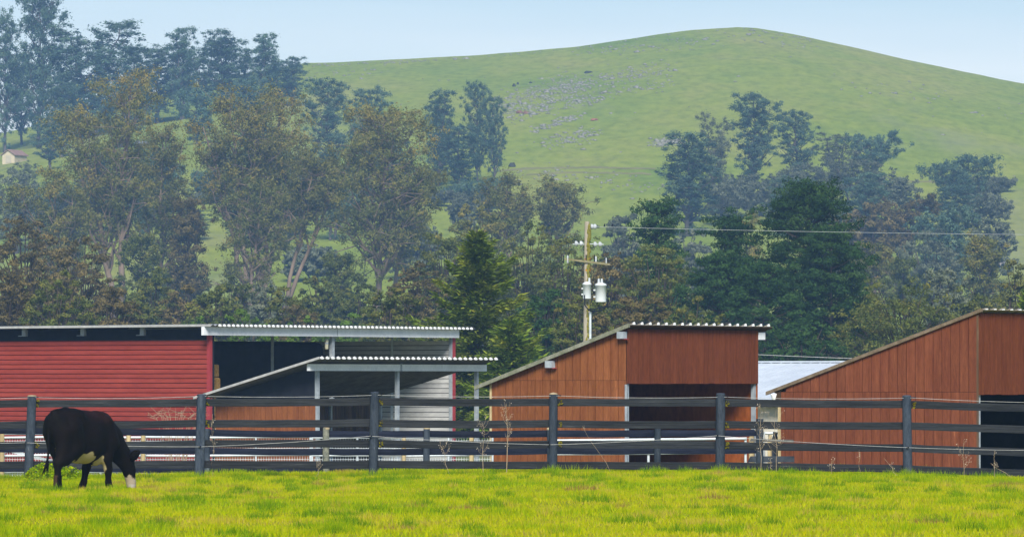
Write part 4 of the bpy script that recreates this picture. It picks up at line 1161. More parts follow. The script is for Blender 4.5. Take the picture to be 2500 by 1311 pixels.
NTREE = [0]
PROTO = {}
def tree(kind, px, ytop, hw, d, label, base_px=None, leaf='euc', cb=.25, limbs=26, trunks=1, clump=1.0, per=95, tr=None, group='eucalyptus trees', gold=.0, lsz=1.0, name=None, skirt=0, cat='tree', bark=None, fork=.3, sink=0.0):
    NTREE[0] += 1
    rr = random.Random(px * 7 + ytop * 13 + NTREE[0]); rg = np.random.RandomState(int(px * 31 + ytop * 17 + NTREE[0]) % 99991)
    base_px = px if base_px is None else base_px
    bx = WX(base_px, d); bz = gz(bx, d) - sink
    H = WZ(ytop, d) - bz; w = hw / FPX * d; off = WX(px, d) - bx
    far = d >= 750 and kind == 'euc' and 0.08 < w / H < (0.42 if 'woodland' not in (group or '') else 0.8)
    if far:      # distant trees share a few crown and trunk meshes, turned and scaled one by one
        key = (leaf, 1 if trunks == 1 else 2, NTREE[0] % 2 if trunks > 1 else NTREE[0] % (3 if leaf == 'blue' else 2))
        Ht, wt = H, w
        e = empty('eucalyptus_tree', (bx, d, bz), label, cat, group)
        e.scale = (wt / 4.6, wt / 4.6, Ht / 25.0); e.rotation_euler = (0, 0, rr.uniform(0, 6.28))
        if key in PROTO:
            for nm, me_ in zip(('trunk', 'crown'), PROTO[key]): link(nm, me_, None, e)
            return e
        H, w, off, tr = 25.0, 4.6, 0.0, .34
        cb, limbs, skirt, per, trunks = .10, 38, 8, 76, key[1]
        clump = .80
    tr = tr or .016 * H
    cr = clump * max(.05 * H, .16 * w)
    if not far: e = empty(name or {'euc': 'eucalyptus_tree', 'pine': 'pine_tree', 'bush': 'bushy_tree', 'red': 'redwood_tree'}[kind], (bx, d, bz), label, cat, group)
    wood = MB(); cs = []; rs = []; bs = []
    size = d * (.00051 if d < 750 else .00040) * lsz
    if not far: per = int(per * (.83 if kind == 'euc' else 1.0) * (1 if d < 750 else .8))
    def clumpat(p, r, tone=0.0):
        cs.append(tuple(p)); rs.append(r)
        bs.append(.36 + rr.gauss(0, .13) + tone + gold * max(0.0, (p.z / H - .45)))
    if kind == 'euc':
        stems = []
        for k in range(trunks):
            f = 0 if trunks == 1 else (k / (trunks - 1) - .5) * 2
            hk = H * (1 if k == trunks // 2 else rr.uniform(.78, .95))
            topp = Vector((off + f * w * .62, rr.uniform(-.3, .3) * w, hk * .93))
            b0 = Vector((f * .25 * w * fork, rr.uniform(-.1, .1) * w, 0))
            bend = Vector((-f * w * .12 + rr.uniform(-.05, .05) * w, 0, 0))
            pts = curve(b0, topp, bend, 9, rr, .012 * H)
            wood.tube(pts, [max(.03, tr * (1.1 - t / 9.6)) * (.8 if trunks > 1 else 1) for t in range(10)], 8)
            stems.append(pts)
        limbs = int(limbs * 1.3)
        for i in range(limbs):
            pts = stems[i % trunks]
            s = (i + rr.random()) / limbs
            t0 = cb + (.93 - cb) * s
            st = at_(pts, t0)
            a = i * 2.39996 + rr.uniform(-.5, .5)
            env = w * (.42 + .62 * math.sin(math.pi * min(1, .18 + .66 * s))) / (1 if trunks == 1 else 1.45)
            L = env * rr.uniform(.45, 1.05)
            en = st + Vector((math.cos(a) * L, math.sin(a) * L, rr.uniform(.09, .24) * H * (1.1 - .6 * s)))
            en.z = min(en.z, H * rr.uniform(.93, .985))
            br = curve(st, en, Vector((0, 0, -.018 * H)), 5, rr, .008 * H)
            r0 = tr * (1.0 - t0) * .55 + .03
            wood.tube(br, [r0 * (1.1 - q / 5.5) for q in range(6)], 6)
            tone = rr.gauss(0, .07)
            clumpat(en, cr * rr.uniform(.75, 1.2), tone)
            for q in range(rr.randint(4, 6)):
                b = at_(br, rr.uniform(.3, 1))
                v = Vector((rr.gauss(0, 1), rr.gauss(0, 1), rr.gauss(.35, .7))) * cr * 1.05
                p = b + v; p.z = min(p.z, H - .3 * cr)
                wood.tube([b, b.lerp(p, .6) + Vector((0, 0, .1 * cr)), p], [r0 * .35 + .01, r0 * .25 + .01, .012], 3, cap=False)
                clumpat(p, cr * rr.uniform(.45, .85), tone)
        for pts in stems:
            for q in range(4):
                p = pts[-1] + Vector((rr.gauss(0, .7), rr.gauss(0, .7), rr.uniform(-.6, .35))) * cr
                clumpat(p, cr * rr.uniform(.6, .95), .05)
        for q in range(skirt):
            pts = rr.choice(stems); p = at_(pts, rr.uniform(.03, max(cb, .3))) + Vector((rr.gauss(0, 1), rr.gauss(0, 1), 0)) * w * .22
            clumpat(p, cr * rr.uniform(.6, 1.0), -.1)
        v, t = leaf_tris(cs, rs, bs, per, size, rg, .95, .42, .8, True)
    elif kind == 'pine':
        pts = curve((0, 0, 0), (off, 0, H * .93), Vector((rr.uniform(-.06, .06) * w, 0, 0)), 9, rr, .006 * H)
        wood.tube(pts, [max(.04, tr * (1.1 - q / 9.3)) for q in range(10)], 8)
        cr = clump * max(.20 * w, .052 * H)
        for i in range(limbs):
            s = ((i + rr.random()) / limbs) ** .82
            env = w * (max(.0, 1 - s ** 4.5) ** .5 * .98 + .08) * (.72 + .28 * min(1, s / .3))
            a = i * 2.39996 + rr.uniform(-.5, .5); q = math.sqrt(rr.uniform(.12, 1.0))
            z = H * (cb + (.965 - cb) * s) + rr.uniform(-.02, .02) * H
            p = Vector((off * z / H + math.cos(a) * env * q, math.sin(a) * env * q, z))
            st = at_(pts, max(.02, min(.98, (z - .45 * env * q) / (H * .93))))
            wood.tube([st, st.lerp(p, .55) + Vector((0, 0, -.06 * env)), p], [tr * .12 + .015, tr * .08 + .012, .01], 4, cap=False)
            tone = rr.gauss(0, .10)
            clumpat(p, cr * rr.uniform(.75, 1.15), tone)
            for k in range(2):
                clumpat(p + Vector((rr.gauss(0, .9), rr.gauss(0, .9), rr.gauss(.12, .35))) * cr, cr * rr.uniform(.45, .8), tone)
        v, t = leaf_tris(cs, rs, bs, per, size * 1.25, rg, .6, .36, .5, False)
    elif kind == 'bush':
        nst = rr.randint(2, 3) if leaf != 'pine' else 1
        for k in range(nst):
            a = rr.uniform(0, 6.28); en = Vector((off + math.cos(a) * w * (.4 if nst > 1 else .04), math.sin(a) * w * (.35 if nst > 1 else .04), H * rr.uniform(.55, .85)))
            wood.tube(curve((rr.uniform(-.1, .1) * w, 0, 0), en, Vector((0, 0, 0)), 5, rr, .03 * H), [tr * (1.1 - q / 5.6) + .02 for q in range(6)], 6)
        for i in range(limbs):
            a = i * 2.39996 + rr.uniform(-.4, .4); zt = 1 - (i + .5) / limbs * 1.72
            rad = math.sqrt(max(0, 1 - abs(zt) ** 2.5)); k = rr.uniform(.66, 1.02)
            zz = H * (.52 + .48 * zt * k) if zt > 0 else H * (.52 + .5 * zt)
            p = Vector((off * zz / H + math.cos(a) * rad * w * k, math.sin(a) * rad * w * k * .85, max(zz, .12 * H)))
            q0 = Vector((off * .5 + p.x * .45, p.y * .45, p.z * .7))
            wood.tube([q0, q0.lerp(p, .5) + Vector((0, 0, .03 * H)), p], [tr * .22 + .01, tr * .14 + .01, .012], 4, cap=False)
            tone = rr.gauss(0, .09)
            clumpat(p, cr * rr.uniform(.8, 1.35), tone)
            for q in range(2):
                clumpat(p + Vector((rr.gauss(0, 1), rr.gauss(0, 1), rr.gauss(.1, .6))) * cr * .95, cr * rr.uniform(.45, .8), tone)
            k2 = rr.uniform(.35, .7)
            clumpat(Vector((p.x * k2, p.y * k2, H * .45 + (p.z - H * .45) * k2)), cr * rr.uniform(.8, 1.2), tone)
        v, t = leaf_tris(cs, rs, bs, per, size, rg, .75, .46, .45, d > 750)
    elif kind == 'red':
        pts = curve((0, 0, 0), (off, 0, H * .985), Vector((0, 0, 0)), 9, rr, .003 * H)
        wood.tube(pts, [max(.02, tr * (1.08 - q / 9.0)) for q in range(10)], 10)
        va = []; ta = []
        for i in range(limbs):
            s = ((i + rr.random()) / limbs) ** 1.0; t0 = cb + (.985 - cb) * s; st = at_(pts, t0)
            env = w * (min(1.0, ((1 - s) * 2.1) ** .78) * 1.05 + .02)
            L = env * rr.choice((rr.uniform(.35, .8), rr.uniform(.7, 1.2))); a = i * 2.39996 + rr.uniform(-.4, .4)
            rise = L * (-.18 + .75 * s + rr.uniform(-.12, .15))
            en = st + Vector((math.cos(a) * L, math.sin(a) * L, rise)); en.z = min(en.z, H * .995)
            br = curve(st, en, Vector((0, 0, -.10 * L)), 5, rr, .01 * L)
            wood.tube(br, [.03 + .02 * (1 - s)] + [.025 * (1 - q / 5.5) for q in range(1, 6)], 4, cap=False)
            n = int(per * (.35 + L / w))
            tt = np.clip(rg.beta(1.6, 1.0, n), .12, 1); k = np.minimum((tt * 5).astype(int), 4); f = (tt * 5 - k)[:, None]
            B = np.array([tuple(p) for p in br]); c = B[k] * (1 - f) + B[k + 1] * f
            o = np.array([math.cos(a), math.sin(a), 0]); sd = np.array([-math.sin(a), math.cos(a), 0])
            wid = (.10 + .26 * L * np.sin(np.pi * np.clip(tt, .1, .95)) * .55)
            q = rg.normal(0, .5, n)
            c = c + sd * (q * wid)[:, None] + np.array([0, 0, -1]) * (np.abs(rg.normal(0, .10, n)) * (1 - s * .6))[:, None] + rg.normal(0, .04, (n, 3))
            u = o * .9 + sd * np.sign(q)[:, None] * rg.uniform(.1, 1.0, n)[:, None] + np.array([0, 0, 1]) * rg.normal(-.12 + .5 * s, .28, n)[:, None]
            u /= np.linalg.norm(u, axis=1)[:, None]
            ww = np.cross(u, rg.normal(0, .5, (n, 3)) + np.array([0, 0, 1.0])); ww /= np.linalg.norm(ww, axis=1)[:, None]
            ln = (rg.uniform(.16, .38, n) * lsz)[:, None]
            va.append(np.stack([c - ww * ln * .14, c + ww * ln * .14, c + u * ln], 1).reshape(-1, 3))
            ta.append(np.repeat(np.clip(.36 + rr.gauss(0, .13) + .22 * (tt - .5) + rg.normal(0, .1, n), 0, 1), 3))
        v = np.concatenate(va); t = np.concatenate(ta)
    if far: PROTO[key] = None
    wo_ = wood.build('trunk', bark or (M_BARK if kind == 'euc' and leaf == 'euc' else (M_BARKB if leaf in ('blue', 'grey') else M_BARKD)), e)
    cr_ = link('crown', mesh_np('crown', v, np.arange(len(v)).reshape(-1, 3), t), LM[leaf], e)
    if far: PROTO[key] = (wo_.data, cr_.data)
    return e

# ---- far ridge eucalypts at the upper left (deep in the haze)
GR = 'hazy eucalyptus trees on the left ridge'
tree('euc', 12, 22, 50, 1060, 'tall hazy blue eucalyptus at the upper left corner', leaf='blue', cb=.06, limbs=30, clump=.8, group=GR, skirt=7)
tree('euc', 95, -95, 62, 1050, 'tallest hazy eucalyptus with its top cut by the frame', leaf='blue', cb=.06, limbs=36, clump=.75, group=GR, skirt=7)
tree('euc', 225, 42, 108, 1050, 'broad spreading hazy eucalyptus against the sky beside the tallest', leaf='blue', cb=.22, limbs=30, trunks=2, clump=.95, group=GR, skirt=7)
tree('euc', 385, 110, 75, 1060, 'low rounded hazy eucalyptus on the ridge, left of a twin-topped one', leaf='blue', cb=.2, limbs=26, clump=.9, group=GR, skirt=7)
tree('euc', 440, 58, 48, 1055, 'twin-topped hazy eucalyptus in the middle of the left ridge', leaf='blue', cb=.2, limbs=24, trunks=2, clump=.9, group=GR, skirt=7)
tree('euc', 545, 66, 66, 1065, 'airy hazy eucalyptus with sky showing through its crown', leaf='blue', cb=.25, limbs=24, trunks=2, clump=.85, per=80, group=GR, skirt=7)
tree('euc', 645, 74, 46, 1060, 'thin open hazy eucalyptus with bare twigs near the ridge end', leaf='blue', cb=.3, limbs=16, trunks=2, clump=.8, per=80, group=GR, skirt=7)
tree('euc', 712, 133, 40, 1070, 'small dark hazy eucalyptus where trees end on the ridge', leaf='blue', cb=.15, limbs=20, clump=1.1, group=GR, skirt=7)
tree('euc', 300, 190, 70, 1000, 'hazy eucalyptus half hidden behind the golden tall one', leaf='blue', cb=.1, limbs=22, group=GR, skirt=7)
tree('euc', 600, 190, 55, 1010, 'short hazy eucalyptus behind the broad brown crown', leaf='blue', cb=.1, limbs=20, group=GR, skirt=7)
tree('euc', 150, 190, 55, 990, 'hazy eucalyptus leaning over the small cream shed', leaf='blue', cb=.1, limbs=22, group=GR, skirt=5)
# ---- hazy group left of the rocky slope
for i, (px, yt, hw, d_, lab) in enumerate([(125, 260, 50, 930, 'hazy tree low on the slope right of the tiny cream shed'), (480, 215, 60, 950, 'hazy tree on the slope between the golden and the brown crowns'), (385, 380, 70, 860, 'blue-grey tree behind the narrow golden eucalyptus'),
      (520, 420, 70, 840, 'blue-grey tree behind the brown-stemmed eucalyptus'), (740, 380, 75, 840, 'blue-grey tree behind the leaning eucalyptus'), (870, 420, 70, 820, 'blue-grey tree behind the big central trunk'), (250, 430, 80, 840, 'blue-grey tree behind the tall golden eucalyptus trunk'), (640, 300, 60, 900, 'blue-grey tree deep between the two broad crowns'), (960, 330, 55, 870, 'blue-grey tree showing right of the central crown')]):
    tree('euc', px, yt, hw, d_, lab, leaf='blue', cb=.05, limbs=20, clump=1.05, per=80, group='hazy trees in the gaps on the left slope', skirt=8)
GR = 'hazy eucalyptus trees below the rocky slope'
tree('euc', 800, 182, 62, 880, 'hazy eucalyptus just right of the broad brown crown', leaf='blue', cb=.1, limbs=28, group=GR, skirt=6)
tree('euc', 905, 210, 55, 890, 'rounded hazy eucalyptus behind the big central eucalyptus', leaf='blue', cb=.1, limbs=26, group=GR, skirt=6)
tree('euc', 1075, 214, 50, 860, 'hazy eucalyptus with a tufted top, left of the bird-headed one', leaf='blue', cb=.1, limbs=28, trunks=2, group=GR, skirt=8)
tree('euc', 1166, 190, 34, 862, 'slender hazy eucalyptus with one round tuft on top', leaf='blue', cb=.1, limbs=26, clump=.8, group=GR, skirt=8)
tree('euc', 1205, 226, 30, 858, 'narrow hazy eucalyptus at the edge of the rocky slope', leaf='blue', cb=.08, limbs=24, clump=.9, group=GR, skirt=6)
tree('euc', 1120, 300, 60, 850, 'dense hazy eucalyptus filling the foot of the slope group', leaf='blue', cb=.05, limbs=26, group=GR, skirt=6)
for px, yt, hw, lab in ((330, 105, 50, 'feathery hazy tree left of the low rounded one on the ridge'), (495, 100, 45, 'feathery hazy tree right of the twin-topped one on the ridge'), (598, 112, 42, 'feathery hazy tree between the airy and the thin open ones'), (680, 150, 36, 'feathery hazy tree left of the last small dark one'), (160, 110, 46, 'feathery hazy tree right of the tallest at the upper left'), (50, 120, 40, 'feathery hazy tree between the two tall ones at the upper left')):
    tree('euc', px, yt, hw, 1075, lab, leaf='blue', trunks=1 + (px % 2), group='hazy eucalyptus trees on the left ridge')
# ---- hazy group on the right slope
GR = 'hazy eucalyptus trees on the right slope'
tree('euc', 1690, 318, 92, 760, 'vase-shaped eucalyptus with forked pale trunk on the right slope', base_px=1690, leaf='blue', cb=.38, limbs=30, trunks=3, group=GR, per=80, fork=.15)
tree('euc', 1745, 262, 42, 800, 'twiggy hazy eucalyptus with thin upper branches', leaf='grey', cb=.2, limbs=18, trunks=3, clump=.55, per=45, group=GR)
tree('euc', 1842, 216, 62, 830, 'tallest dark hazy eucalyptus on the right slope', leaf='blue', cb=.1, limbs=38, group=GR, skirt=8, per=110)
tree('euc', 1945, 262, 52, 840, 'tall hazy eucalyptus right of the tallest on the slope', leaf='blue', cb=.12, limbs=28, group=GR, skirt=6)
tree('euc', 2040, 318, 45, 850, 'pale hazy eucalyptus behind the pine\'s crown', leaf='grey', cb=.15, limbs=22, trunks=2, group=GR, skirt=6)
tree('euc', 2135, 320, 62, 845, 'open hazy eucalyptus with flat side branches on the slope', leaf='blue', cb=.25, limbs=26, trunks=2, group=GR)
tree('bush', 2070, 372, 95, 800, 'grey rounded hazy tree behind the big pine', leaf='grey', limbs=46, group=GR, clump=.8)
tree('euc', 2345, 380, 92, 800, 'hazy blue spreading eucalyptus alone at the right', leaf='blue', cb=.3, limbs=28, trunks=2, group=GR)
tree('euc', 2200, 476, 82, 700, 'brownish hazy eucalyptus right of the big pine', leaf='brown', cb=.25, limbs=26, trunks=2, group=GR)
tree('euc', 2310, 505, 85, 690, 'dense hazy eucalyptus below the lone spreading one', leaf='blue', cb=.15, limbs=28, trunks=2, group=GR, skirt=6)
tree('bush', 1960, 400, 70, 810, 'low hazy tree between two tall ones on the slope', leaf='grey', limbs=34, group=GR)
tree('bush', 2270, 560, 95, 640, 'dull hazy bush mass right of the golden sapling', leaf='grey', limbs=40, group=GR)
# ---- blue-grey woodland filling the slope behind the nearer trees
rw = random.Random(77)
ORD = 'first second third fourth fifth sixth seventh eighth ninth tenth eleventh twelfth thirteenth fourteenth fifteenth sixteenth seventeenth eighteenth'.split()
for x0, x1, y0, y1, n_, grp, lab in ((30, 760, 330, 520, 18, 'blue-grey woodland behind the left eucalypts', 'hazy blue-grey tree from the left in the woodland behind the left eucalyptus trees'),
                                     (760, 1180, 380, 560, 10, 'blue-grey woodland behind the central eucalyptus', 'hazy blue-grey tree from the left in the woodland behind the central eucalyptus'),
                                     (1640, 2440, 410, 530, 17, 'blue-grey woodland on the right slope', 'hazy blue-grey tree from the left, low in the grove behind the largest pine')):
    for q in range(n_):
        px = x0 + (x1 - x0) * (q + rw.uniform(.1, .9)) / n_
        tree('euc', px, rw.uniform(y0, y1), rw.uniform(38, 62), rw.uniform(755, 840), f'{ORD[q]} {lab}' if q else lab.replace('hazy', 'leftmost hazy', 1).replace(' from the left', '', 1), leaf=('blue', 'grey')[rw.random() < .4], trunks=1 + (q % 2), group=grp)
# ---- nearer eucalypts
GR = 'eucalyptus trees behind the red barn'
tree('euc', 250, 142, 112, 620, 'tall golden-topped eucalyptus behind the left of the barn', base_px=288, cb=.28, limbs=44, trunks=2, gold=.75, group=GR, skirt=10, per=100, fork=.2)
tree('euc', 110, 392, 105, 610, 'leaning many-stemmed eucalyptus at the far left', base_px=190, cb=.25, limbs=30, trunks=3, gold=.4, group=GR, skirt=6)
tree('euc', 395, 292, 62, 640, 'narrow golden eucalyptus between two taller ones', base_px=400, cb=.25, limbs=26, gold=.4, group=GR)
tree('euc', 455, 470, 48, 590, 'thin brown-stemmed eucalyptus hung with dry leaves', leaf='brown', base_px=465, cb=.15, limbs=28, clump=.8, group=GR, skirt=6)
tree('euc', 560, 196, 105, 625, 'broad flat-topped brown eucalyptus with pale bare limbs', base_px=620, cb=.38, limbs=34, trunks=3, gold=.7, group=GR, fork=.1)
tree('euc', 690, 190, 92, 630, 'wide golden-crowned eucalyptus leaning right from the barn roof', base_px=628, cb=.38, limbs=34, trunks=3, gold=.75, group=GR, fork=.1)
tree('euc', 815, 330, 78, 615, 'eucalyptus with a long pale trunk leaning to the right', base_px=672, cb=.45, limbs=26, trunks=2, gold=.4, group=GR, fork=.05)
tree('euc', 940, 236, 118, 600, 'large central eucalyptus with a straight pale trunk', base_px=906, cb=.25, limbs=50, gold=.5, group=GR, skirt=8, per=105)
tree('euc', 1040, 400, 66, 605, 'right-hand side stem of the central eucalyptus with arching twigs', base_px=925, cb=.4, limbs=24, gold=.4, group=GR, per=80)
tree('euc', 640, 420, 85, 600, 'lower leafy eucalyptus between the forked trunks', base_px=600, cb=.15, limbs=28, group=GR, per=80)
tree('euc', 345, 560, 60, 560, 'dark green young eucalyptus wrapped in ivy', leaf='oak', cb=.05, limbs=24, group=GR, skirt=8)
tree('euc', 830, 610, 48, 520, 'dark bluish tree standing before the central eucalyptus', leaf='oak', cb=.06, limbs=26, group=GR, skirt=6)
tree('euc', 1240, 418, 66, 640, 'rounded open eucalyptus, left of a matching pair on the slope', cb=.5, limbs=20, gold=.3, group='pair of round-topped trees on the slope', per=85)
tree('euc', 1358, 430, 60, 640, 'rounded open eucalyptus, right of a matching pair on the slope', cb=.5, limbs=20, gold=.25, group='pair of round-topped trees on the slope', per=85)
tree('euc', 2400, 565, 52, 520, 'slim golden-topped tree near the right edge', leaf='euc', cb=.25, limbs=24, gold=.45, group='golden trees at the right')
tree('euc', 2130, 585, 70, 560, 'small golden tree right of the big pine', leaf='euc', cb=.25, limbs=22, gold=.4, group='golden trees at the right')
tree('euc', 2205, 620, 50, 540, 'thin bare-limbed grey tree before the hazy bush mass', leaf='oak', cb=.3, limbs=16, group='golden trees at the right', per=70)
# ---- pines
GR = 'dark pines right of the pole'
tree('pine', 1972, 436, 134, 320, 'largest dark pine with a dense rounded crown', base_px=1970, leaf='pine', cb=0.10, limbs=190, group=GR, per=90)
tree('pine', 1785, 512, 60, 335, 'dark pine top just left of the largest pine', leaf='pine', cb=0.08, limbs=85, group=GR, per=90)
tree('pine', 1607, 480, 50, 350, 'narrow dark pine to the right of the utility pole', leaf='pine', cb=0.08, limbs=77, group=GR, per=90)
tree('pine', 1755, 615, 105, 312, 'broad low dark pine left of the largest pine', leaf='pine', cb=0.08, limbs=118, group=GR, per=90)
tree('pine', 2030, 560, 95, 316, 'dark pine filling the right flank of the largest pine', leaf='pine', cb=0.08, limbs=111, group=GR, per=90)
tree('pine', 1870, 640, 110, 305, 'low dark pine at the foot of the largest pine', leaf='pine', cb=0.08, limbs=122, group=GR, per=90)
tree('bush', 1825, 520, 36, 520, 'small golden-orange treetop peeping beside the largest pine', leaf='euc', limbs=18, gold=.9, group='golden trees at the right')
# ---- olive and brown undergrowth trees
GR = 'rounded olive trees behind the buildings'
for px, yt, hw, d_, lf, lab in [
    (2205, 690, 185, 295, 'oak', 'big rounded olive oak behind the brick-red shelter roof'),
    (1600, 590, 115, 327, 'oak', 'olive bushy tree right of the pole below the narrow pine'),
    (1490, 600, 100, 335, 'brown', 'brownish bushy tree directly behind the pole'),
    (1385, 560, 90, 366, 'oak', 'olive bushy tree left of the pole\'s top'),
    (1290, 545, 95, 405, 'oak', 'olive tree on the slope above the redwood\'s shoulder'),
    (1180, 500, 95, 560, 'euc', 'golden-olive tree on the slope above the redwood tip'),
    (1085, 560, 90, 421, 'oak', 'dull green tree right of the central eucalyptus'),
    (1010, 640, 85, 374, 'brown', 'brown-grey bush left of the redwood tip'),
    (960, 690, 80, 312, 'oak', 'dark green bush just left of the redwood'),
    (1330, 690, 85, 296, 'pine', 'dark green bush right of the redwood'),
    (1420, 720, 90, 273, 'oak', 'olive bush behind the lower half of the pole'),
    (1550, 720, 110, 265, 'brown', 'brownish bush behind the brown shelter roof ridge'),
    (1690, 730, 100, 273, 'oak', 'olive bush at the foot of the broad low pine'),
    (1960, 780, 110, 285, 'pine', 'dark bush just above the pale barn roof'),
    (2390, 700, 70, 327, 'oak', 'olive bush where the brick-red roof meets the frame\'s right part'),
    (2485, 635, 50, 351, 'euc', 'olive-gold tree cut by the right edge'),
    (60, 520, 105, 405, 'brown', 'brown bushy tree low at the left edge'),
    (195, 585, 100, 390, 'brown', 'brown-olive bushy tree below the leaning eucalyptus'),
    (20, 640, 90, 335, 'brown', 'dark brown thicket in the left bottom corner of the trees'),
    (140, 670, 95, 327, 'oak', 'dark olive thicket above the left of the barn roof'),
    (270, 690, 80, 335, 'brown', 'brown thicket right of the olive thicket over the barn roof'),
    (520, 690, 70, 366, 'oak', 'green thicket between the thin brown and the forked eucalyptus'),
    (710, 700, 70, 374, 'oak', 'grey-green thicket under the leaning pale trunk'),
    (1100, 760, 70, 257, 'oak', 'green bush hidden partly by the redwood'),
    (2100, 700, 70, 327, 'oak', 'dark olive bush between the largest pine and the big oak'),
    (2310, 640, 60, 390, 'grey', 'grey-brown bush left of the slim golden-topped tree'),
    (40, 420, 85, 760, 'grey', 'hazy grey bush on the slope at the left edge'),
    (1520, 515, 60, 620, 'grey', 'thin grey tree right of the pole top'),
    (1800, 440, 75, 790, 'grey', 'grey-blue brush at the foot of the tallest tree on the right slope'),
    (1900, 430, 70, 780, 'grey', 'grey-blue brush between the tallest slope tree and the pine'),
    (2170, 420, 80, 790, 'grey', 'grey-blue brush right of the rounded hazy tree'),
    (2110, 500, 90, 690, 'brown', 'dull brown brush behind the right flank of the largest pine'),
    (1680, 560, 70, 640, 'grey', 'grey brush below the vase-shaped tree'),
    (2420, 520, 60, 690, 'grey', 'grey brush under the lone spreading tree'),
    (1010, 540, 70, 700, 'grey', 'smoky grey brush behind the central tree, right of its trunk'),
    (760, 600, 70, 700, 'grey', 'smoky grey brush behind the leaning pale trunk'),
    (1150, 470, 60, 780, 'grey', 'smoky brush at the foot of the tufted hazy tree'),
    (430, 640, 60, 640, 'oak', 'green brush behind the thin brown-stemmed tree'),
    (375, 655, 62, 440, 'oak', 'dark olive understory bush right of the ivy-wrapped tree'),
    (445, 700, 60, 400, 'brown', 'brown understory bush below the thin brown-stemmed tree'),
    (570, 672, 66, 450, 'oak', 'olive-grey understory bush left of the forked trunks'),
    (655, 690, 62, 440, 'grey', 'grey understory bush between the forked trunks'),
    (780, 672, 62, 450, 'oak', 'olive understory bush left of the dark bluish tree'),
    (880, 690, 60, 440, 'oak', 'olive understory bush at the foot of the central trunk'),
    (335, 720, 55, 380, 'oak', 'low olive understory bush over the barn roof brackets'),
    (735, 735, 55, 370, 'brown', 'low brown understory bush over the barn\'s white beam'),
    (2410, 470, 60, 780, 'grey', 'grey-blue brush under the lone spreading tree\'s right side'),
]:
    tree('bush', px, yt, hw, d_, lab, leaf=lf, limbs=int(46 + hw * .42), clump=.72, per=42, lsz=1.25, group=GR, gold=.25 if lf in ('euc', 'oak') else .1)
for px, yt, hw, d_, lab in [(610, 748, 75, 300, 'fresh light green bush above the barn\'s left roof'), (740, 775, 60, 300, 'low light green bush above the middle of the barn roof'),
                            (1000, 812, 110, 235, 'bright yellow-green bush seen through the slot under the barn roof'), (480, 775, 40, 310, 'small fresh green bush at the corner of the barn roof'),
                            (690, 815, 130, 240, 'green bush seen under the barn roof behind the hanging lamp'), (850, 770, 60, 320, 'dull green bush over the right part of the barn roof')]:
    tree('bush', px, yt, hw, d_, lab, leaf='light', limbs=40, clump=.75, per=60, lsz=1.1, group='fresh green bushes behind the barn')
# ---- redwoods close behind the buildings
tree('red', 1165, 552, 140, 228, 'crisp dark green redwood between the barn and the brown shelter', leaf='red', cb=.03, limbs=250, per=125, tr=.22, group='redwoods behind the buildings')
tree('red', 1250, 775, 100, 222, 'smaller redwood crowding the right foot of the tall one', leaf='red', cb=.03, limbs=150, per=85, tr=.14, group='redwoods behind the buildings')
tree('red', 2515, 690, 50, 230, 'redwood branch tips at the right edge above the roof', leaf='red', cb=.03, limbs=130, per=70, tr=.14, group='redwoods behind the buildings')

# ------------------------------------------------------------------ on the hill: rocks, shrubs, tracks, far sheds
_ys = np.linspace(655, 1214, 560)
def hill_hit(px, py):
    x = (np.asarray(px, float)[:, None] - 1250) / FPX * _ys; zr = EYE + (HY - np.asarray(py, float)[:, None]) / FPX * _ys
    ok = ground(x, np.broadcast_to(_ys, x.shape)) >= zr
    k = np.argmax(ok, 1); hit = ok.any(1)
    y = _ys[k]
    return np.stack([(np.asarray(px) - 1250) / FPX * y, y, ground((np.asarray(px) - 1250) / FPX * y, y)], 1), hit
rg = np.random.RandomState(5)
def band(n, x0, y0, x1, y1, s):
    n = int(n * 1.5)
    t = rg.rand(n); return np.stack([x0 + (x1 - x0) * t + rg.normal(0, s * 1.2, n), y0 + (y1 - y0) * t + rg.normal(0, s, n)], 1)
P = np.concatenate([band(420, 1225, 262, 1420, 205, 17), band(230, 1380, 215, 1640, 168, 10), band(160, 1250, 285, 1480, 235, 9), band(90, 1300, 322, 1420, 280, 4), band(110, 1330, 350, 1450, 325, 9),
                    band(110, 1590, 352, 1665, 345, 6), band(50, 1480, 120, 1850, 84, 8), band(20, 1840, 92, 2000, 118, 8), band(60, 1400, 132, 1700, 110, 6), band(40, 760, 180, 990, 176, 9),
                    band(20, 2080, 210, 2480, 280, 14), band(70, 1260, 425, 1600, 450, 14), band(60, 1480, 225, 1640, 205, 8), band(12, 2040, 200, 2300, 240, 12),
                    np.stack([rg.uniform(740, 2490, 120), rg.uniform(90, 520, 120)], 1),
                    np.stack([q := rg.uniform(760, 1990, 260), np.interp(q, _RP, _RY) + rg.uniform(-.5, 5, 260)], 1)])
pos, hit = hill_hit(P[:, 0], P[:, 1]); pos = pos[hit]
n = len(pos)
s = np.clip(rg.lognormal(-1.6, .45, n), .09, .65)
octv = np.array([[1, 0, -.1], [0, 1, 0], [-1, 0, .1], [0, -1, -.1], [.15, .1, .75], [0, 0, -.6]]); octf = np.array([[0, 1, 4], [1, 2, 4], [2, 3, 4], [3, 0, 4], [1, 0, 5], [2, 1, 5], [3, 2, 5], [0, 3, 5]])
v = octv[None] * s[:, None, None] * rg.uniform(.6, 1.3, (n, 6, 3)) * np.array([1.25, 1, .8])
v = v + pos[:, None] + np.array([0, 0, .04])
f = (octf[None] + (np.arange(n) * 6)[:, None, None]).reshape(-1, 3)
M_ROCK = mat('lichen_grey_rock', (.20, .195, .155), (.28, .27, .225), .25, .95, fine=.15)
tag(link('hillside_rocks', mesh_np('hillside_rocks', v.reshape(-1, 3), f), M_ROCK), 'pale grey rocks strewn in bands over the green hillside', None, None, 'stuff')
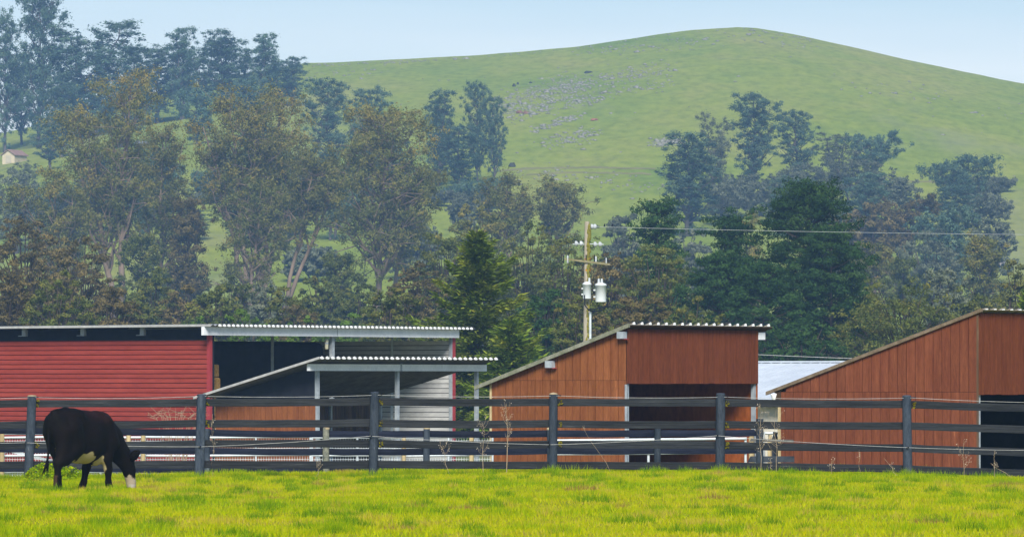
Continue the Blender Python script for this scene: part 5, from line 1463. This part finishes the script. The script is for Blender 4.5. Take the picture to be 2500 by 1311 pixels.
def blob(px, py, w, h, m, nm, lab, cat, seed):
    rr = random.Random(seed); q, hh = hill_hit(np.array([px]), np.array([py])); c = Vector(q[0]); k = c.y / FPX
    bm = bmesh.new(); bmesh.ops.create_icosphere(bm, subdivisions=2, radius=1)
    for vv in bm.verts:
        j = rr.uniform(.72, 1.2); vv.co = Vector((vv.co.x * w * k * j, vv.co.y * w * k * j * .8, max(vv.co.z, -.3) * h * k * j))
    me = bpy.data.meshes.new(nm); bm.to_mesh(me); bm.free()
    tag(link(nm, me, m, None, c + Vector((0, 0, h * k * .2))), lab, cat)
M_RUST = mat('rust_brown_rock', (.14, .07, .05), (.22, .12, .085), .6, .95)
M_DKSH = mat('dark_shrub', (.03, .035, .024), (.06, .06, .04), 1.2, .95)
blob(1436, 179, 11, 5, M_DKSH, 'boulder', 'dark broken boulder in the middle of the upper slope', 'boulder', 1)
blob(1268, 278, 9, 6, M_RUST, 'boulder', 'reddish boulder, left of a touching pair on the rocky slope', 'boulder', 2)
blob(1284, 279, 8, 6, M_RUST, 'boulder', 'reddish boulder, right of a touching pair on the rocky slope', 'boulder', 3)
blob(1451, 296, 10, 5, mat('red_rock', (.24, .09, .055), (.32, .14, .09), .6, .95), 'boulder', 'lone red boulder on the open middle slope', 'boulder', 4)
for i, (px, py, w, h, lab) in enumerate([(1255, 212, 5, 6, 'small dark shrub by the top of the rock band'), (1264, 207, 3, 5, 'tiny dark shrub right of the small shrub by the rock band'), (1296, 203, 4, 3, 'low dark shrub at the upper edge of the rock band'), (1250, 408, 9, 9, 'dark shrub above the left round-topped tree')]):
    blob(px, py, w, h, M_DKSH, 'hill_shrub', lab, 'shrub', 10 + i)
def track(pts, wid, lab):
    px = np.concatenate([np.linspace(a[0], b[0], 20) for a, b in zip(pts[:-1], pts[1:])]); py = np.interp(px, [p[0] for p in pts], [p[1] for p in pts])
    q, _ = hill_hit(px, py)
    v = []
    for x, y, z in q:
        for o in (-wid, -wid * .3, wid * .3, wid):
            v.append((x, y + o, gz(x, y + o) + (.02 if abs(o) == wid else .12)))
    f = [(i * 4 + k, i * 4 + 4 + k, i * 4 + 5 + k, i * 4 + 1 + k) for i in range(len(q) - 1) for k in range(3)]
    tag(link('track', mesh_np('track', v, f, smooth=True), mat('trodden_track_soil', (.17, .175, .06), (.22, .205, .085), .5, .95)), lab, None, None, 'structure')
track([(1205, 418), (1330, 412), (1450, 410), (1600, 413)], 1.6, 'brown track cut across the hillside')
track([(1285, 428), (1400, 422), (1590, 426)], 1.1, 'lower brown track cut across the hillside')
track([(2170, 444), (2300, 446), (2440, 454)], 1.6, 'brown track at the right of the hillside')
def far_shed(px0, px1, ye, yr, yb, ratio, wall_m, roof_m, nm, lab, side_m=None, d_=None):
    """small gabled shed: gable end faces us on the left, long side on the right"""
    if d_ is None:
        q, _ = hill_hit(np.array([(px0 + px1) / 2]), np.array([yb])); y = q[0][1]
    else: y = d_
    k = y / FPX; w = (px1 - px0) * k
    dy_ = HY - (gz((px0 + px1) / 2 * k - 1250 * k, y) - EYE) / k - yb if d_ else 0; ye += dy_; yr += dy_
    gw = w * ratio; x0 = (px0 - 1250) * k; zb = gz(x0 + w / 2, y) - .3; ze = WZ(ye, y); zr = WZ(yr, y)
    e = empty(nm, (x0 + w / 2, y, zb), lab, 'shed'); O = e.location
    L = 5.0; sx = w - gw
    def P(a, b, z): return Vector((x0 + a * gw + b * sx, y + b * L * .8 + (1 - a) * .8, z)) - O
    m = MB().add([P(0, 0, zb), P(1, 0, zb), P(1, 1, zb), P(0, 1, zb), P(0, 0, ze), P(1, 0, ze), P(1, 1, ze), P(0, 1, ze), P(.5, 0, zr - .05), P(.5, 1, zr - .05)],
                 [(0, 1, 5, 8, 4), (1, 2, 6, 5), (2, 3, 7, 9, 6), (3, 0, 4, 7)])
    m.build('wall', wall_m, e)
    MB().hexa([P(.5, -.06, zr - .04), P(1.1, -.06, ze - .14), P(1.1, 1.06, ze - .14), P(.5, 1.06, zr - .04), P(.5, -.06, zr + .08), P(1.1, -.06, ze - .02), P(1.1, 1.06, ze - .02), P(.5, 1.06, zr + .08)]).build('roof', roof_m, e)
    MB().hexa([P(-.1, -.06, ze - .14), P(.498, -.06, zr - .04), P(.498, 1.06, zr - .04), P(-.1, 1.06, ze - .14), P(-.1, -.06, ze - .02), P(.498, -.06, zr + .08), P(.498, 1.06, zr + .08), P(-.1, 1.06, ze - .02)]).build('roof', roof_m, e)
    dm = MB()
    a = P(.28, 0, zb + .35) + Vector((0, -.06, 0)); b = P(.72, 0, zb + .35) + Vector((0, -.06, 0)); hgt = Vector((0, 0, (ze - zb) * .72)); t = Vector((0, .04, 0))
    dm.hexa([a, b, b + t, a + t, a + hgt, b + hgt, b + t + hgt, a + t + hgt]).build('door', mat('pale_door', (.42, .37, .28), (.48, .43, .33), 2, .8), e)
M_SHC = mat('cream_shed_board', (.50, .42, .28), (.58, .50, .35), .8, .85); M_SHR = mat('pinkish_brown_shingle', (.24, .15, .12), (.31, .20, .16), 1.5, .9)
far_shed(4, 60, 341, 329, 362, .55, M_SHC, M_SHR, 'cream_shed', 'tiny cream shed with pinkish roof under the tall hazy trees', d_=1000)
far_shed(329, 358, 336, 332, 346, .3, mat('dull_red_shed_wall', (.16, .05, .05), (.21, .075, .07), 1, .9), mat('grey_shed_roof', (.16, .16, .19), (.22, .22, .25), 1, .8), 'red_shed', 'tiny dull red shed on the slope behind the golden eucalyptus', d_=985)
far_shed(2428, 2462, 592, 584, 640, .5, mat('pale_pink_grey_wall', (.30, .27, .27), (.38, .34, .34), 1, .9), mat('grey_shed_roof', (.16, .16, .19), (.22, .22, .25), 1, .8), 'grey_shed', 'pale grey shed on the slope by the right edge', d_=720)
